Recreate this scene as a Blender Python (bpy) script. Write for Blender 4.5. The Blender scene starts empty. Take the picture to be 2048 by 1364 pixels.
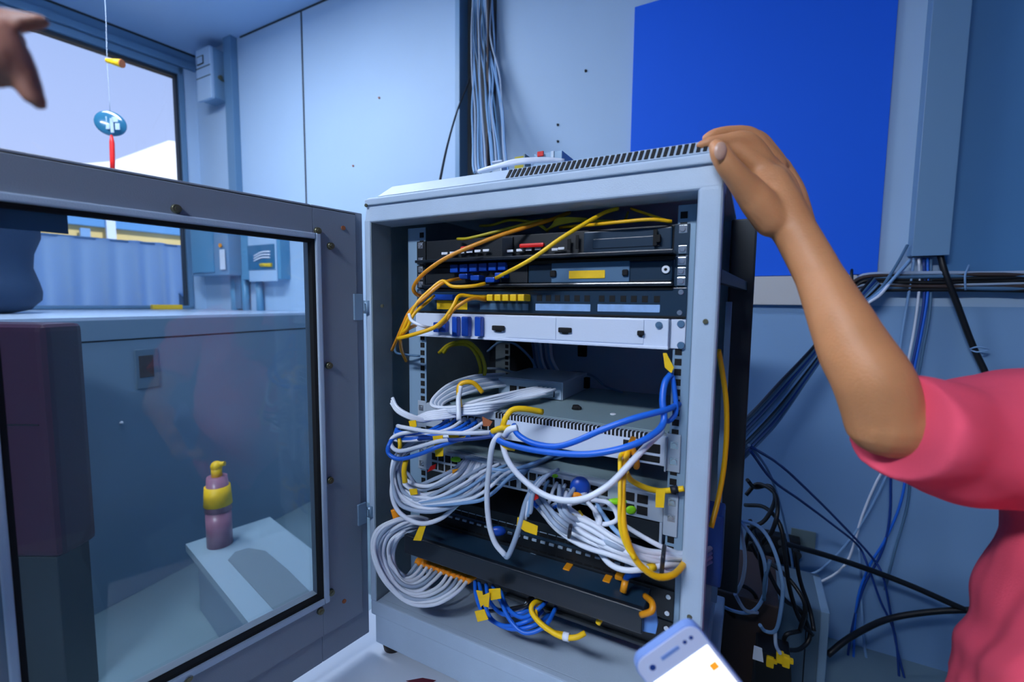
import bpy, bmesh, math, random
from mathutils import Vector, Matrix, noise
random.seed(7)
C = bpy.context.scene.collection
# ---------------------------------------------------------------- camera model
FPX, PITCH, ROLL, ANG = 905.231, 0.0845, -0.0101, 0.48615
CAM = Vector((0, 0, 1.2))
cp, sp, cr, sr = math.cos(PITCH), math.sin(PITCH), math.cos(ROLL), math.sin(ROLL)
O = Vector((-0.1803, 0.8673, 1.1357))                 # rack origin: left end of the rail plane
EU = Vector((math.cos(ANG), -math.sin(ANG), 0)); EV = Vector((math.sin(ANG), math.cos(ANG), 0)); EW = Vector((0, 0, 1))
def ray(px, py):
    xr = (px - 1024) / FPX; yr = -(py - 682) / FPX
    x = xr * cr + yr * sr; yc = -xr * sr + yr * cr
    return Vector((x, cp + yc * sp, -sp + yc * cp))
def hit(px, py, n, q):
    r = ray(px, py); return CAM + r * ((n.dot(q) - n.dot(CAM)) / n.dot(r))
def R(u, v, w): return O + EU * u + EV * v + EW * w
def toR(X):
    X = X - O; return Vector((X.dot(EU), X.dot(EV), X.z))
def PV(px, py, v): return hit(px, py, EV, R(0, v, 0))          # point seen at a pixel, on a rack-parallel plane
def PZ(px, py, z): return hit(px, py, EW, Vector((0, 0, z)))
def PY(px, py, y): return hit(px, py, Vector((0, 1, 0)), Vector((0, y, 0)))
# ---------------------------------------------------------------- materials
def S(h):
    h = h.lstrip('#'); out = []
    for i in (0, 2, 4):
        c = int(h[i:i + 2], 16) / 255
        out.append(c / 12.92 if c <= .04045 else ((c + .055) / 1.055) ** 2.4)
    return (*out, 1)
def mat(name, col, rough=.5, metal=0, bump=0, bscale=60, var=0, vscale=8, emit=0, spec=.5, coat=0, sub=0):
    m = bpy.data.materials.new(name); m.use_nodes = True
    nt = m.node_tree; b = nt.nodes['Principled BSDF']
    c = S(col) if isinstance(col, str) else col
    b.inputs['Base Color'].default_value = c; b.inputs['Roughness'].default_value = rough
    b.inputs['Metallic'].default_value = metal; b.inputs['Specular IOR Level'].default_value = spec
    b.inputs['Coat Weight'].default_value = coat
    if sub:
        b.inputs['Subsurface Weight'].default_value = sub; b.inputs['Subsurface Radius'].default_value = (1, .35, .2); b.inputs['Subsurface Scale'].default_value = .006
    if emit:
        b.inputs['Emission Color'].default_value = c; b.inputs['Emission Strength'].default_value = emit
    tc = nt.nodes.new('ShaderNodeTexCoord')
    if var:
        n = nt.nodes.new('ShaderNodeTexNoise'); n.inputs['Scale'].default_value = vscale; n.inputs['Detail'].default_value = 5
        nt.links.new(tc.outputs['Object'], n.inputs['Vector'])
        r = nt.nodes.new('ShaderNodeValToRGB')
        r.color_ramp.elements[0].position = .3; r.color_ramp.elements[1].position = .7
        r.color_ramp.elements[0].color = tuple(x * (1 - var) for x in c[:3]) + (1,)
        r.color_ramp.elements[1].color = tuple(min(1, x * (1 + var)) for x in c[:3]) + (1,)
        nt.links.new(n.outputs['Fac'], r.inputs['Fac']); nt.links.new(r.outputs['Color'], b.inputs['Base Color'])
    if bump:
        n = nt.nodes.new('ShaderNodeTexNoise'); n.inputs['Scale'].default_value = bscale; n.inputs['Detail'].default_value = 4
        nt.links.new(tc.outputs['Object'], n.inputs['Vector'])
        bp = nt.nodes.new('ShaderNodeBump'); bp.inputs['Strength'].default_value = bump; bp.inputs['Distance'].default_value = .002
        nt.links.new(n.outputs['Fac'], bp.inputs['Height']); nt.links.new(bp.outputs['Normal'], b.inputs['Normal'])
    return m
def glassmat(name, tint, gloss=.08, rough=.0, haze=0, hazecol=(.3, .4, .5, 1)):
    m = bpy.data.materials.new(name); m.use_nodes = True; nt = m.node_tree; nt.nodes.clear()
    o = nt.nodes.new('ShaderNodeOutputMaterial'); t = nt.nodes.new('ShaderNodeBsdfTransparent'); g = nt.nodes.new('ShaderNodeBsdfGlossy')
    t.inputs['Color'].default_value = tint; g.inputs['Roughness'].default_value = rough
    fr = nt.nodes.new('ShaderNodeFresnel'); fr.inputs['IOR'].default_value = 1.42
    ad = nt.nodes.new('ShaderNodeMath'); ad.operation = 'ADD'; ad.inputs[1].default_value = gloss; ad.use_clamp = True
    mx = nt.nodes.new('ShaderNodeMixShader'); nt.links.new(fr.outputs['Fac'], ad.inputs[0]); nt.links.new(ad.outputs[0], mx.inputs['Fac'])
    nt.links.new(t.outputs[0], mx.inputs[1]); nt.links.new(g.outputs[0], mx.inputs[2])
    if haze:
        d = nt.nodes.new('ShaderNodeBsdfDiffuse'); d.inputs['Color'].default_value = hazecol
        m2 = nt.nodes.new('ShaderNodeMixShader'); m2.inputs['Fac'].default_value = haze
        nt.links.new(mx.outputs[0], m2.inputs[1]); nt.links.new(d.outputs[0], m2.inputs[2]); mx = m2
    nt.links.new(mx.outputs[0], o.inputs['Surface'])
    return m
M = dict(
    wall=mat('wall_paint', '#abc7e2', .6, bump=.12, bscale=300, var=.03, vscale=1.5),
    ceil=mat('ceiling_paint', '#a6c6ea', .7, bump=.1, bscale=200),
    floor=mat('floor_vinyl', '#6f8894', .35, var=.12, vscale=3),
    seam=mat('panel_seam', '#26313d', .7),
    wall_blue_shade=mat('wall_panel_blue_shade', '#4f86b8', .6, bump=.12, bscale=300, var=.04, vscale=1.5), wall_low_shade=mat('wall_lower_blue_shade', '#7da4cc', .6, bump=.12, bscale=300, var=.04, vscale=1.5),  # both blues carry wall shade in their colour
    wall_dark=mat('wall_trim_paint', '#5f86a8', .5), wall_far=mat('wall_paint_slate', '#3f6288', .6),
    rack=mat('rack_paint', '#afc3d8', .42, bump=.25, bscale=900, var=.03, vscale=20),
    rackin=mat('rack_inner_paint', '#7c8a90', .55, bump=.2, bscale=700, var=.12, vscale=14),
    door=mat('door_paint', '#838e9c', .45, bump=.25, bscale=900),
    rail=mat('rail_zinc', '#8ba9c2', .4, metal=.2),
    darkmetal=mat('dark_rack_metal', '#2b3238', .5, metal=.2),
    hole=mat('dark_hole', '#05070a', .8),
    black=mat('device_black', '#10181f', .42, bump=.15, bscale=700),
    navy=mat('device_slate', '#1d3448', .3, var=.1, vscale=12),
    duct=mat('duct_black', '#141c26', .3, coat=.2),
    white=mat('device_white', '#d3def0', .35, bump=.08, bscale=500),
    silver=mat('device_silver', '#b5c3d2', .35, metal=.25),
    greytop=mat('device_lid_grey', '#7f959b', .5, bump=.1, bscale=400),
    chrome=mat('chrome', '#dfe3e6', .2, metal=.9),
    brass=mat('brass_dull', '#6f6e58', .4, metal=.7),
    rust=mat('rust_spot', '#a5603c', .8),
    cw=mat('cable_white', '#dfe6f2', .4), cg=mat('cable_grey', '#9fb0c6', .45), cb=mat('cable_blue', '#1b68d6', .4),
    cn=mat('cable_navy', '#153a86', .4), ck=mat('cable_black', '#0c0d10', .45), cy=mat('cable_yellow', '#f2b705', .4),
    co=mat('cable_amber', '#d98e10', .4), cm=mat('cable_mint', '#6fd0c0', .4), cdg=mat('cable_slate', '#4c7090', .45),
    clb=mat('cable_pale_blue', '#7fa6cf', .45), tk=mat('tie_black', '#101422', .5),
    yel=mat('tag_yellow', '#f5c60a', .5, var=.06, vscale=80), org=mat('boot_orange', '#ff9a08', .45),
    red=mat('tag_red', '#e01812', .45), green=mat('led_green', '#8fe01a', .4), plugblue=mat('plug_blue', '#1149b0', .35),
    blueclip=mat('clip_clear_blue', '#5c90d8', .25), clear=mat('clear_plastic', '#a9bfd3', .2),
    label=mat('label_blue_white', '#8fb3e0', .5, var=.12, vscale=60), paper=mat('paper_white', '#e6ebf5', .6),
    poster=mat('poster_blue', '#0064ea', .75, bump=.05, bscale=200),
    board=mat('trunking_cream', '#c5c4c2', .5), trunk=mat('cable_duct_paint', '#6f96b8', .45),
    trunkin=mat('cable_duct_inside', '#3b4246', .7), rubber=mat('rubber_foot', '#231c19', .6),
    tblt=mat('bench_white', '#c4cfdd', .3, var=.03, vscale=3), maroonmark=mat('floor_mark_maroon', '#5a1526', .5),
    counter=mat('counter_side', '#7690a6', .4, var=.04, vscale=4), countertop=mat('counter_top', '#c7d8ee', .25),
    maroon=mat('maroon_leather', '#38152a', .4, bump=.2, bscale=150), navybag=mat('navy_fabric', '#0c2c4c', .8, bump=.3, bscale=300),
    curtain=mat('curtain_cloth', '#b2d6ff', .8, bump=.2, bscale=500), ywall=mat('house_yellow', '#f0cf86', .8),
    bfascia=mat('house_blue_fascia', '#5f98cc', .6), wroof=mat('house_white_roof', '#f4f4f2', .7),
    meter=mat('meter_housing', '#5c97bb', .4), meterd=mat('meter_window', '#24688f', .15, coat=.5),
    teal=mat('teal_tape', '#2a5a7c', .5), skin=mat('skin', '#c98a5a', .5, bump=.25, bscale=350, var=.07, vscale=25, sub=.12),
    skin2=mat('skin_darker', '#a06a55', .5, bump=.2, bscale=350), nail=mat('finger_nail', '#c9a08a', .3),
    shirt=mat('shirt_coral', '#ec4f68', .85, bump=.35, bscale=900), shirt2=mat('shirt_grey', '#59606b', .85),
    jeans=mat('trouser_navy', '#1d2736', .9), hair=mat('hair_black', '#0d0b0a', .6), lips=mat('lip', '#8a4a40', .5),
    eye=mat('eye_white', '#e8e4de', .3), phone=mat('phone_silver_blue', '#d3dbf6', .3, metal=.05), phonerim=mat('phone_rim_blue', '#86a6e6', .3, metal=.3),
    screen=mat('phone_screen', '#ffffff', .3, emit=1.3), icon=mat('screen_icon_orange', '#ff8a1c', .4, emit=1),
    lamp=mat('fill_lamp_diffuser', '#e6efff', .5, emit=44), fill_lamp2=mat('fill_lamp_diffuser_bright', '#e6efff', .5, emit=105), fill_body=mat('fill_lamp_body', '#dadfe6', .4),  # glowing diffusers of the added, unseen fill lights
    bottle=mat('bottle_pink', '#9a6e84', .3), tray=mat('tray_white', '#93aab8', .4), traycut=mat('tray_grey', '#6b7d88', .5),
    darkred=mat('socket_red', '#7a1a14', .5), khaki=mat('olive_tape', '#9aa62c', .5), wood=mat('brown_panel', '#3a2d2a', .6),
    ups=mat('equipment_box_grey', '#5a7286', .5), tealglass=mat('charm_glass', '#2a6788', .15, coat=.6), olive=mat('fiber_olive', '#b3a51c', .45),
    socket=mat('socket_plate', '#6d7f80', .5),
)
M['glass'] = glassmat('door_glass', (.9, .95, .97, 1), .0, 0, .07, (.25, .40, .46, 1))
M['wglass'] = glassmat('window_glass', (.95, .97, 1, 1), .0)
# ---------------------------------------------------------------- mesh helpers
class MB:
    def __init__(s): s.b = bmesh.new()
    def quadbox(s, P8, bev=0, seg=2):
        t = bmesh.new(); vs = [t.verts.new(p) for p in P8]
        for f in ((0, 3, 2, 1), (4, 5, 6, 7), (0, 1, 5, 4), (1, 2, 6, 5), (2, 3, 7, 6), (3, 0, 4, 7)): t.faces.new([vs[i] for i in f])
        bmesh.ops.recalc_face_normals(t, faces=t.faces)
        if bev: bmesh.ops.bevel(t, geom=list(t.edges), offset=bev, segments=seg, profile=.6, affect='EDGES')
        s.add(t); return s
    def add(s, t):
        me = bpy.data.meshes.new('t'); t.to_mesh(me); t.free(); s.b.from_mesh(me); bpy.data.meshes.remove(me); return s
    def rbox(s, u0, u1, v0, v1, w0, w1, bev=0, seg=2):       # box in rack coordinates
        return s.quadbox([R(u0, v0, w0), R(u1, v0, w0), R(u1, v1, w0), R(u0, v1, w0), R(u0, v0, w1), R(u1, v0, w1), R(u1, v1, w1), R(u0, v1, w1)], bev, seg)
    def fbox(s, o, a, b, c, bev=0, seg=2):                   # box from corner and three edge vectors
        return s.quadbox([o, o + a, o + a + b, o + b, o + c, o + a + c, o + a + b + c, o + b + c], bev, seg)
    def cbox(s, c, a, b, d, bev=0, seg=2): return s.fbox(c - a / 2 - b / 2 - d / 2, a, b, d, bev, seg)
    def tube(s, pts, r, n=8, res=5, caps=True, smooth=True):
        P = [Vector(p) for p in pts]; rr = r if isinstance(r, (list, tuple)) else [r] * len(P)
        if smooth and len(P) > 2:
            Q = []; q = []
            for i in range(len(P) - 1):
                a = P[i - 1] if i else P[0] * 2 - P[1]; d = P[i + 2] if i + 2 < len(P) else P[-1] * 2 - P[-2]; b_, c_ = P[i], P[i + 1]
                for k in range(res):
                    t = k / res
                    Q.append(.5 * ((2 * b_) + (c_ - a) * t + (2 * a - 5 * b_ + 4 * c_ - d) * t * t + (3 * b_ - a - 3 * c_ + d) * t ** 3)); q.append(rr[i] * (1 - t) + rr[i + 1] * t)
            Q.append(P[-1]); q.append(rr[-1]); P, rr = Q, q
        up = None; rings = []
        for i, p in enumerate(P):
            t = (P[min(i + 1, len(P) - 1)] - P[max(i - 1, 0)])
            if t.length < 1e-9: t = Vector((0, 0, 1))
            t.normalize()
            if up is None: up = t.orthogonal().normalized()
            up = (up - t * up.dot(t)); up = up.normalized() if up.length > 1e-6 else t.orthogonal().normalized()
            sd = t.cross(up)
            rings.append([s.b.verts.new(p + (up * math.cos(k * 2 * math.pi / n) + sd * math.sin(k * 2 * math.pi / n)) * rr[i]) for k in range(n)])
        for A, B in zip(rings, rings[1:]):
            for k in range(n):
                f = s.b.faces.new([A[k], A[(k + 1) % n], B[(k + 1) % n], B[k]]); f.smooth = True
        if caps: s.b.faces.new(rings[0][::-1]); s.b.faces.new(rings[-1])
        return s
    def ball(s, c, r, sx=(1, 1, 1), n=12, rot=None):
        t = bmesh.new(); bmesh.ops.create_uvsphere(t, u_segments=n, v_segments=max(6, n * 2 // 3), radius=1)
        for v in t.verts:
            p = Vector((v.co.x * sx[0], v.co.y * sx[1], v.co.z * sx[2])) * r
            if rot: p = rot @ p
            v.co = p + Vector(c)
        for f in t.faces: f.smooth = True
        return s.add(t)
    def cyl(s, a, b, r, n=16, r2=None): return s.tube([a, b], [r, r if r2 is None else r2], n, smooth=False)
    def prism(s, pts, d):                                    # outline extruded along d
        a = [s.b.verts.new(p) for p in pts]; b = [s.b.verts.new(p + d) for p in pts]; n = len(a)
        s.b.faces.new(a); s.b.faces.new(b[::-1])
        for k in range(n): s.b.faces.new([a[k], b[k], b[(k + 1) % n], a[(k + 1) % n]])
        return s
    def build(s, name, m, parent=None, label=None, cat=None, group=None, kind=None, loc=None, shade=False):
        bmesh.ops.recalc_face_normals(s.b, faces=s.b.faces)
        root = parent
        if loc is None:
            if parent is not None: loc = WL[parent.name]
            elif len(s.b.verts):
                c = Vector((0, 0, 0))
                for v in s.b.verts: c += v.co
                c /= len(s.b.verts); c.z = min(v.co.z for v in s.b.verts); loc = c
            else: loc = Vector()
        for v in s.b.verts: v.co -= loc
        if shade:
            for f in s.b.faces: f.smooth = True
        me = bpy.data.meshes.new(name); s.b.to_mesh(me); s.b.free(); me.materials.append(m if not isinstance(m, str) else M[m])
        o = bpy.data.objects.new(name, me); C.objects.link(o)
        if parent is not None: o.parent = parent
        else: o.location = loc
        WL[o.name] = loc; tag(o, label, cat, group, kind); return o
WL = {}
def tag(o, label=None, cat=None, group=None, kind=None):
    if label: o['label'] = label
    if cat: o['category'] = cat
    if group: o['group'] = group
    if kind: o['kind'] = kind
    return o
def empty(name, loc, label=None, cat=None, group=None, kind=None):
    o = bpy.data.objects.new(name, None); C.objects.link(o); o.location = loc; o.empty_display_size = .05
    WL[o.name] = Vector(loc); return tag(o, label, cat, group, kind)
def struct(mb, name, m): return mb.build(name, m, kind='structure')
def cable(pts, m, r=.003, label='', group=None, name='network_cable', cat='cable', v=None, parts=(), n=8):
    """pts: (px, py, v) on the rack-parallel plane v, or Vectors; parts: [(name, material, fn(mb))]"""
    P = [p if isinstance(p, Vector) else PV(p[0], p[1], p[2] if len(p) > 2 else v) for p in pts]
    o = MB().tube(P, r, n).build(name, m, label=label, cat=cat, group=group)
    for (nm, mm, fn) in parts: b = MB(); fn(b); b.build(nm, mm, o)
    return o
def flag(p0, p1, wid, th=.0012):        # a folded paper tag hanging from p0 to p1
    def fn(b):
        P0, P1 = (PV(*p0), PV(*p1)); d = (P1 - P0); sd = d.cross(EV).normalized() * wid
        b.fbox(P0 - sd / 2 - EV * .006, sd, d, -EV * th, .0004, 1); b.cyl(P0 - sd / 2, P0 + sd / 2, .0052, 8) if False else None
    return fn
def sleeve(pts, r):                     # short sleeve round a cable
    def fn(b): b.tube([PV(*p) for p in pts], r, 8)
    return fn
def screwhead(b, c, nrm, r=.0045, h=.0025):
    b.cyl(c, c + nrm * h, r, 12, r * .85); 

cm_ = M['curtain'].node_tree; _b = cm_.nodes['Principled BSDF']; _t = cm_.nodes.new('ShaderNodeBsdfTranslucent'); _t.inputs['Color'].default_value = S('#c4e2ff')
_m = cm_.nodes.new('ShaderNodeMixShader'); _m.inputs['Fac'].default_value = .6; cm_.links.new(_b.outputs[0], _m.inputs[1]); cm_.links.new(_t.outputs[0], _m.inputs[2]); cm_.links.new(_m.outputs[0], cm_.nodes['Material Output'].inputs['Surface'])
SKY, EXPO = 1.12, 0.0
# ---------------------------------------------------------------- room
CEIL = 2.915; VB = 1.232
W0 = PZ(388, 113, CEIL); W1 = PZ(92, 0, CEIL); W0.z = W1.z = 0
WD = (W1 - W0).normalized(); WN = Vector((-WD.y, WD.x, 0))
if WN.dot(CAM - W0) < 0: WN = -WN                                  # points into the room
UR, VR = 2.2, -2.6
cUR = toR(W0).x
# window wall runs from the back corner towards the camera side
def rk0(u, v): p = R(u, v, 0); p.z = 0; return p
LT = 6.4
Lend = W0 + WD * LT
foot = [rk0(cUR - .1, VB), rk0(UR, VB), rk0(UR, -4.2), Lend + Vector((0, -.3, 0)), Lend]
fl = MB(); fl.prism([rk0(-4.6, VB + .15), rk0(UR + .1, VB + .15), rk0(UR + .1, -5.2), rk0(-4.6, -5.2)], Vector((0, 0, -.1))); struct(fl, 'floor', M['floor'])
cl = MB(); cl.prism([p + Vector((0, 0, CEIL)) for p in [W0 - WD * .15 - WN * .12, rk0(UR + .1, VB + .15), rk0(UR + .1, -5.2), W0 + WD * LT - WN * .12]], Vector((0, 0, .1))); struct(cl, 'ceiling', M['ceil'])
w = MB(); w.rbox(cUR - .15, UR + .1, VB, VB + .1, -O.z, CEIL - O.z); struct(w, 'wall_back', M['wall'])
w = MB(); w.rbox(UR, UR + .1, -5.2, VB, -O.z, CEIL - O.z); struct(w, 'wall_right', M['wall_far'])
pr0 = W0 + WD * LT
w = MB(); q0 = rk0(UR + .1, -5.2); d = q0 - pr0; w.fbox(pr0, d, Vector((0, -.1, 0)), EW * CEIL); struct(w, 'wall_rear', M['wall_far'])
def wbox(mb, t0, t1, n0, n1, z0, z1, bev=0): return mb.fbox(W0 + WD * t0 + WN * n0 + EW * z0, WD * (t1 - t0), WN * (n1 - n0), EW * (z1 - z0), bev)
T0, T1, ZS, ZH = .075, 2.9, 1.135, 2.80
w = MB(); wbox(w, -.12, T0, -.1, 0, 0, CEIL); wbox(w, T1, LT, -.1, 0, 0, CEIL); wbox(w, T0, T1, -.1, 0, 0, ZS); wbox(w, T0, T1, -.1, 0, ZH, CEIL); struct(w, 'wall_left', M['wall'])
win = empty('window_1', W0 + WD * T0 + EW * ZS, kind='structure')
b = MB()
for a in ((T0, T0 + .03, ZS, ZH), (T1 - .03, T1, ZS, ZH), (T0, T1, ZH - .045, ZH), (T0, T1, ZS, ZS + .02)): wbox(b, a[0], a[1], -.08, .012, a[2], a[3], .003)
b.build('window_frame', 'wall_dark', win)
b = MB()
for a in ((T0 + .03, T0 + .045, ZS + .02, ZH - .045), (T0 + .03, T1, ZH - .065, ZH - .045)): wbox(b, a[0], a[1], -.06, -.01, a[2], a[3])
b.build('rubber_gasket', 'seam', win)
b = MB(); wbox(b, T0 + .03, T1 - .03, -.045, -.04, ZS + .02, ZH - .04); b.build('window_pane', 'wglass', win)
b = MB(); wbox(b, -.0, T1 + .1, 0, .03, ZH + .005, ZH + .05, .004); wbox(b, -.0, T1 + .1, 0, .015, ZH + .05, CEIL); struct(b, 'trim_1', M['wall_dark'])
b = MB(); wbox(b, -.0, T1 + .1, .0, .02, CEIL - .012, CEIL); struct(b, 'trim_2', M['seam'])
# joints and edging on the back wall
b = MB(); b.rbox(-1.888, -1.876, VB - .002, VB, -O.z, CEIL - O.z); struct(b, 'trim_3', M['seam'])
b = MB(); b.rbox(-2.48, -1.15, VB - .004, VB, CEIL - O.z - .01, CEIL - O.z); struct(b, 'trim_4', M['seam'])
b = MB(); b.rbox(1.086, UR, VB - .003, VB, .168, CEIL - O.z); struct(b, 'wall_back_right_shade', M['wall_blue_shade'])  # bluer panel, paints in the wall's darkening right of the duct
b = MB(); b.rbox(-.5, UR, VB - .003, VB, -O.z, .066); struct(b, 'wall_back_lower_shade', M['wall_low_shade'])  # bluer sheet, shade painted onto the lower wall
b = MB(); b.rbox(-2.60, -2.515, VB - .045, VB, -O.z + 1.14, CEIL - O.z, .004); b.build('corner_duct', 'wall_dark', label='tall blue grey duct running up the back wall beside the alarm box', cat='duct')
pegs = [(759, 196), (1172, 142), (1116, 250), (1116, 283), (707, 332)]
for i, (x, y) in enumerate(pegs):
    c = PV(x, y, VB); b = MB(); b.cyl(c, c - EV * .008, .006, 10, .004)
    b.build('wall_screw', 'rust' if i in (0, 4) else 'hole', label=['dark screw in the wall panel above the black cable', 'dark screw in the wall right of the open cable duct', 'upper of two close screws above the metal box on the cabinet', 'lower of two close screws above the metal box on the cabinet', 'dark screw in the wall panel just above the open door'][i], cat='screw', group='screws in the back wall')
# alarm box
e = empty('alarm_box', R(-2.71, VB, 1.38), 'pale blue box with key lock high in the corner beside the window', 'alarm box')
b = MB(); b.rbox(-2.79, -2.63, 1.14, VB, 1.395, 1.71, .006); b.build('housing', 'trunk', e)
b = MB(); b.rbox(-2.79, -2.63, 1.118, 1.142, 1.385, 1.71, .006); b.build('front_cover', 'wall', e)
b = MB(); b.rbox(-2.775, -2.70, 1.1145, 1.119, 1.61, 1.665, .002); b.build('display_window', 'hole', e)
b = MB(); b.rbox(-2.768, -2.707, 1.1125, 1.1155, 1.617, 1.658, .001); b.build('display_lens', 'wall', e)
b = MB(); b.rbox(-2.79, -2.63, 1.1155, 1.119, 1.587, 1.592); b.rbox(-2.79, -2.63, 1.1155, 1.119, 1.525, 1.529); b.build('cover_groove', 'seam', e)
b = MB(); c = R(-2.63, 1.175, 1.53); b.cyl(c, c + EU * .02, .012, 12); b.rbox(-2.63, -2.615, 1.18, 1.205, 1.515, 1.522); b.build('key_lock', 'brass', e)
# poster board, trunking
b = MB(); b.rbox(.095, .925, VB - .012, VB, .171, 1.238, .001); b.build('pin_board', 'poster', label='large bright blue board on the back wall behind the hand', cat='board')
b = MB(); b.rbox(.2, .87, VB - .03, VB, .066, .168, .003); b.build('wall_trunking', 'board', label='cream horizontal trunking under the blue board', cat='trunking')
e = empty('cable_duct', R(1.04, VB, .22), 'closed blue grey vertical cable duct right of the blue board', 'cable duct')
b = MB(); b.rbox(1.0, 1.085, VB - .055, VB, .225, CEIL - O.z, .002); b.build('duct_body', 'trunk', e)
b = MB(); b.rbox(.998, 1.087, VB - .062, VB - .054, .222, CEIL - O.z, .002); b.build('duct_lid', 'trunk', e)
b = MB(); b.rbox(1.012, 1.075, VB - .05, VB - .004, .2235, .2255); b.build('duct_opening', 'hole', e)
e = empty('cable_duct', R(-.62, VB, -.4), 'open vertical cable duct full of cables on the wall behind the cabinet', 'cable duct')
b = MB(); b.rbox(-.70, -.545, VB - .006, VB, -.4, CEIL - O.z); b.build('duct_back', 'trunkin', e)
b = MB(); b.rbox(-.725, -.70, VB - .075, VB, -.4, CEIL - O.z, .002); b.build('duct_side', 'trunk', e)
b = MB(); b.rbox(-.552, -.545, VB - .075, VB, .62, CEIL - O.z, .001); b.build('duct_side', 'wood', e)
# meter boxes seen through the door glass
def PB(x, y, v=VB): return toR(PV(x, y, v))
a0, a1 = PB(418, 435), PB(464, 553)
e = empty('fuse_box', R((a0.x + a1.x) / 2, VB, a1.z), 'pale tall fuse box with orange dot and white label by the window', 'fuse box')
b = MB(); b.rbox(a0.x, PB(495, 500).x, VB - .13, VB, a1.z, a0.z + .04, .006); b.build('housing', 'trunk', e)
f0, f1 = PB(420, 440, VB - .132), PB(462, 545, VB - .132)
b = MB(); b.rbox(a0.x + .02, a1.x + .03, VB - .139, VB - .129, a1.z + .02, a0.z + .03, .006); b.build('front_cover', 'meter', e)
p = PB(445, 519, VB - .14); b = MB(); b.rbox(p.x - .028, p.x + .028, VB - .142, VB - .138, p.z - .065, p.z + .065, .001); b.build('label_plate', 'paper', e)
p = PB(441, 491, VB - .14); c = R(p.x, VB - .138, p.z); b = MB(); b.cyl(c, c - EV * .008, .013, 12); b.build('indicator_lamp', 'org', e)
a0, a1 = PB(497, 468), PB(582, 559)
e = empty('electricity_meter', R((a0.x + a1.x) / 2, VB, a1.z), 'blue grey electricity meter with dark window on the back wall', 'meter')
b = MB(); b.rbox(a0.x + .02, a1.x, VB - .07, VB, a1.z, a0.z + .08, .006); b.build('housing', 'meter', e)
g0, g1 = PB(497, 492, VB - .075), PB(554, 538, VB - .075)
b = MB(); b.rbox(g0.x, g1.x, VB - .078, VB - .069, g1.z - .075, g0.z + .085, .003); b.build('front_plate', 'wall', e)
b = MB(); b.rbox(g0.x + .002, g1.x - .012, VB - .084, VB - .077, g1.z, g0.z, .002); b.build('meter_window', 'meterd', e)
b = MB(); p, q = PB(522, 530, VB - .086), PB(544, 530, VB - .086); b.tube([R(p.x, VB - .087, p.z), R(q.x, VB - .087, q.z)], .012, 10, smooth=False); b.build('yellow_tag', 'yel', e)
b = MB()
for k in range(3): p, q = PB(508, 512 + 5 * k, VB - .086), PB(540, 503 + 6 * k, VB - .086); b.tube([R(p.x, VB - .086, p.z), R((p.x + q.x) / 2, VB - .088, (p.z + q.z) / 2 + .01), R(q.x, VB - .086, q.z)], .005, 8)
b.build('meter_dial', 'paper', e)
for i, x in enumerate((478, 499, 527)):
    p = PB(x, 560); q = PB(x + 3, 612); b = MB(); b.cyl(R(p.x, VB - .03, p.z + .03), R(p.x, VB - .03, -.1), .022 if i else .028, 16)
    b.build('conduit_pipe', 'meter', label=['leftmost conduit pipe, running down from the fuse box', 'middle of the three conduit pipes, running down from the left of the meter', 'rightmost of the three conduit pipes, running down under the meter'][i], cat='pipe', group='conduit pipes under the meter')
cable([(613, 440, VB - .01), (615, 500, VB - .01), (619, 520, VB - .01), (616, 560, VB - .01), (617, 612, VB - .01)], 'tk', .003, 'thin dark wire on the back wall right of the meter')
# counter
zc = 1.13
A = PZ(85, 637, zc); B = PZ(631, 625, zc); dr = (B - A).normalized(); A2 = A - dr * .9
def lineback(P, D): t = (VB - toR(P).y) / D.dot(EV); return P + D * t
B2 = lineback(A, dr); Bw = W0 + EW * zc; Aw = W0 + WD * 2.6 + EW * zc
ins = WN * .004 - EV * .004
top = [A2, B2 - EV * .004, Bw + ins, Aw + WN * .004]
e = empty('counter_cabinet', Vector((A.x - .3, A.y + .3, 0)), 'long pale cabinet with recessed catch under the window behind the glass door', 'cabinet')
b = MB(); b.prism(top, Vector((0, 0, -.012))); b.build('worktop', 'countertop', e)
b = MB(); b.prism([p + Vector((0, 0, -.012)) for p in top], Vector((0, 0, -.075))); b.build('apron', 'counter', e)
nf = Vector((dr.y, -dr.x, 0)); nf = nf if nf.dot(CAM - A) > 0 else -nf
inn = [top[0] - nf * .012 + dr * .01, top[1] - nf * .012, top[2], top[3]]
b = MB(); b.prism([p + Vector((0, 0, -.087)) for p in inn], Vector((0, 0, -.008))); b.build('shadow_gap', 'hole', e)
b = MB(); b.prism([p + Vector((0, 0, -.094 - (0))) for p in [top[0] - nf * .003, top[1] - nf * .003, top[2], top[3]]], Vector((0, 0, -(zc - .095)))); b.build('front_panel', 'counter', e)
lp = A - nf * .003
def FP(x, y, o=0): return hit(x, y, nf, lp + nf * o)
p0, p1 = FP(268, 700), FP(318, 772); 
b = MB(); b.fbox(p1 - nf * .001, (Vector((p0.x, p0.y, 0)) - Vector((p1.x, p1.y, 0))), nf * .008, EW * (p0.z - p1.z), .002); o1 = b.build('catch_plate', 'ups', e)
p0, p1 = FP(275, 712), FP(306, 752); b = MB(); b.fbox(p1 + nf * .006, (Vector((p0.x, p0.y, 0)) - Vector((p1.x, p1.y, 0))), nf * .003, EW * (p0.z - p1.z), .001); b.build('catch_recess', 'wood', e)
p = FP(243, 846); b = MB(); b.ball(p, .007); b.build('drawer_knob', 'paper', e)
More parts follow.
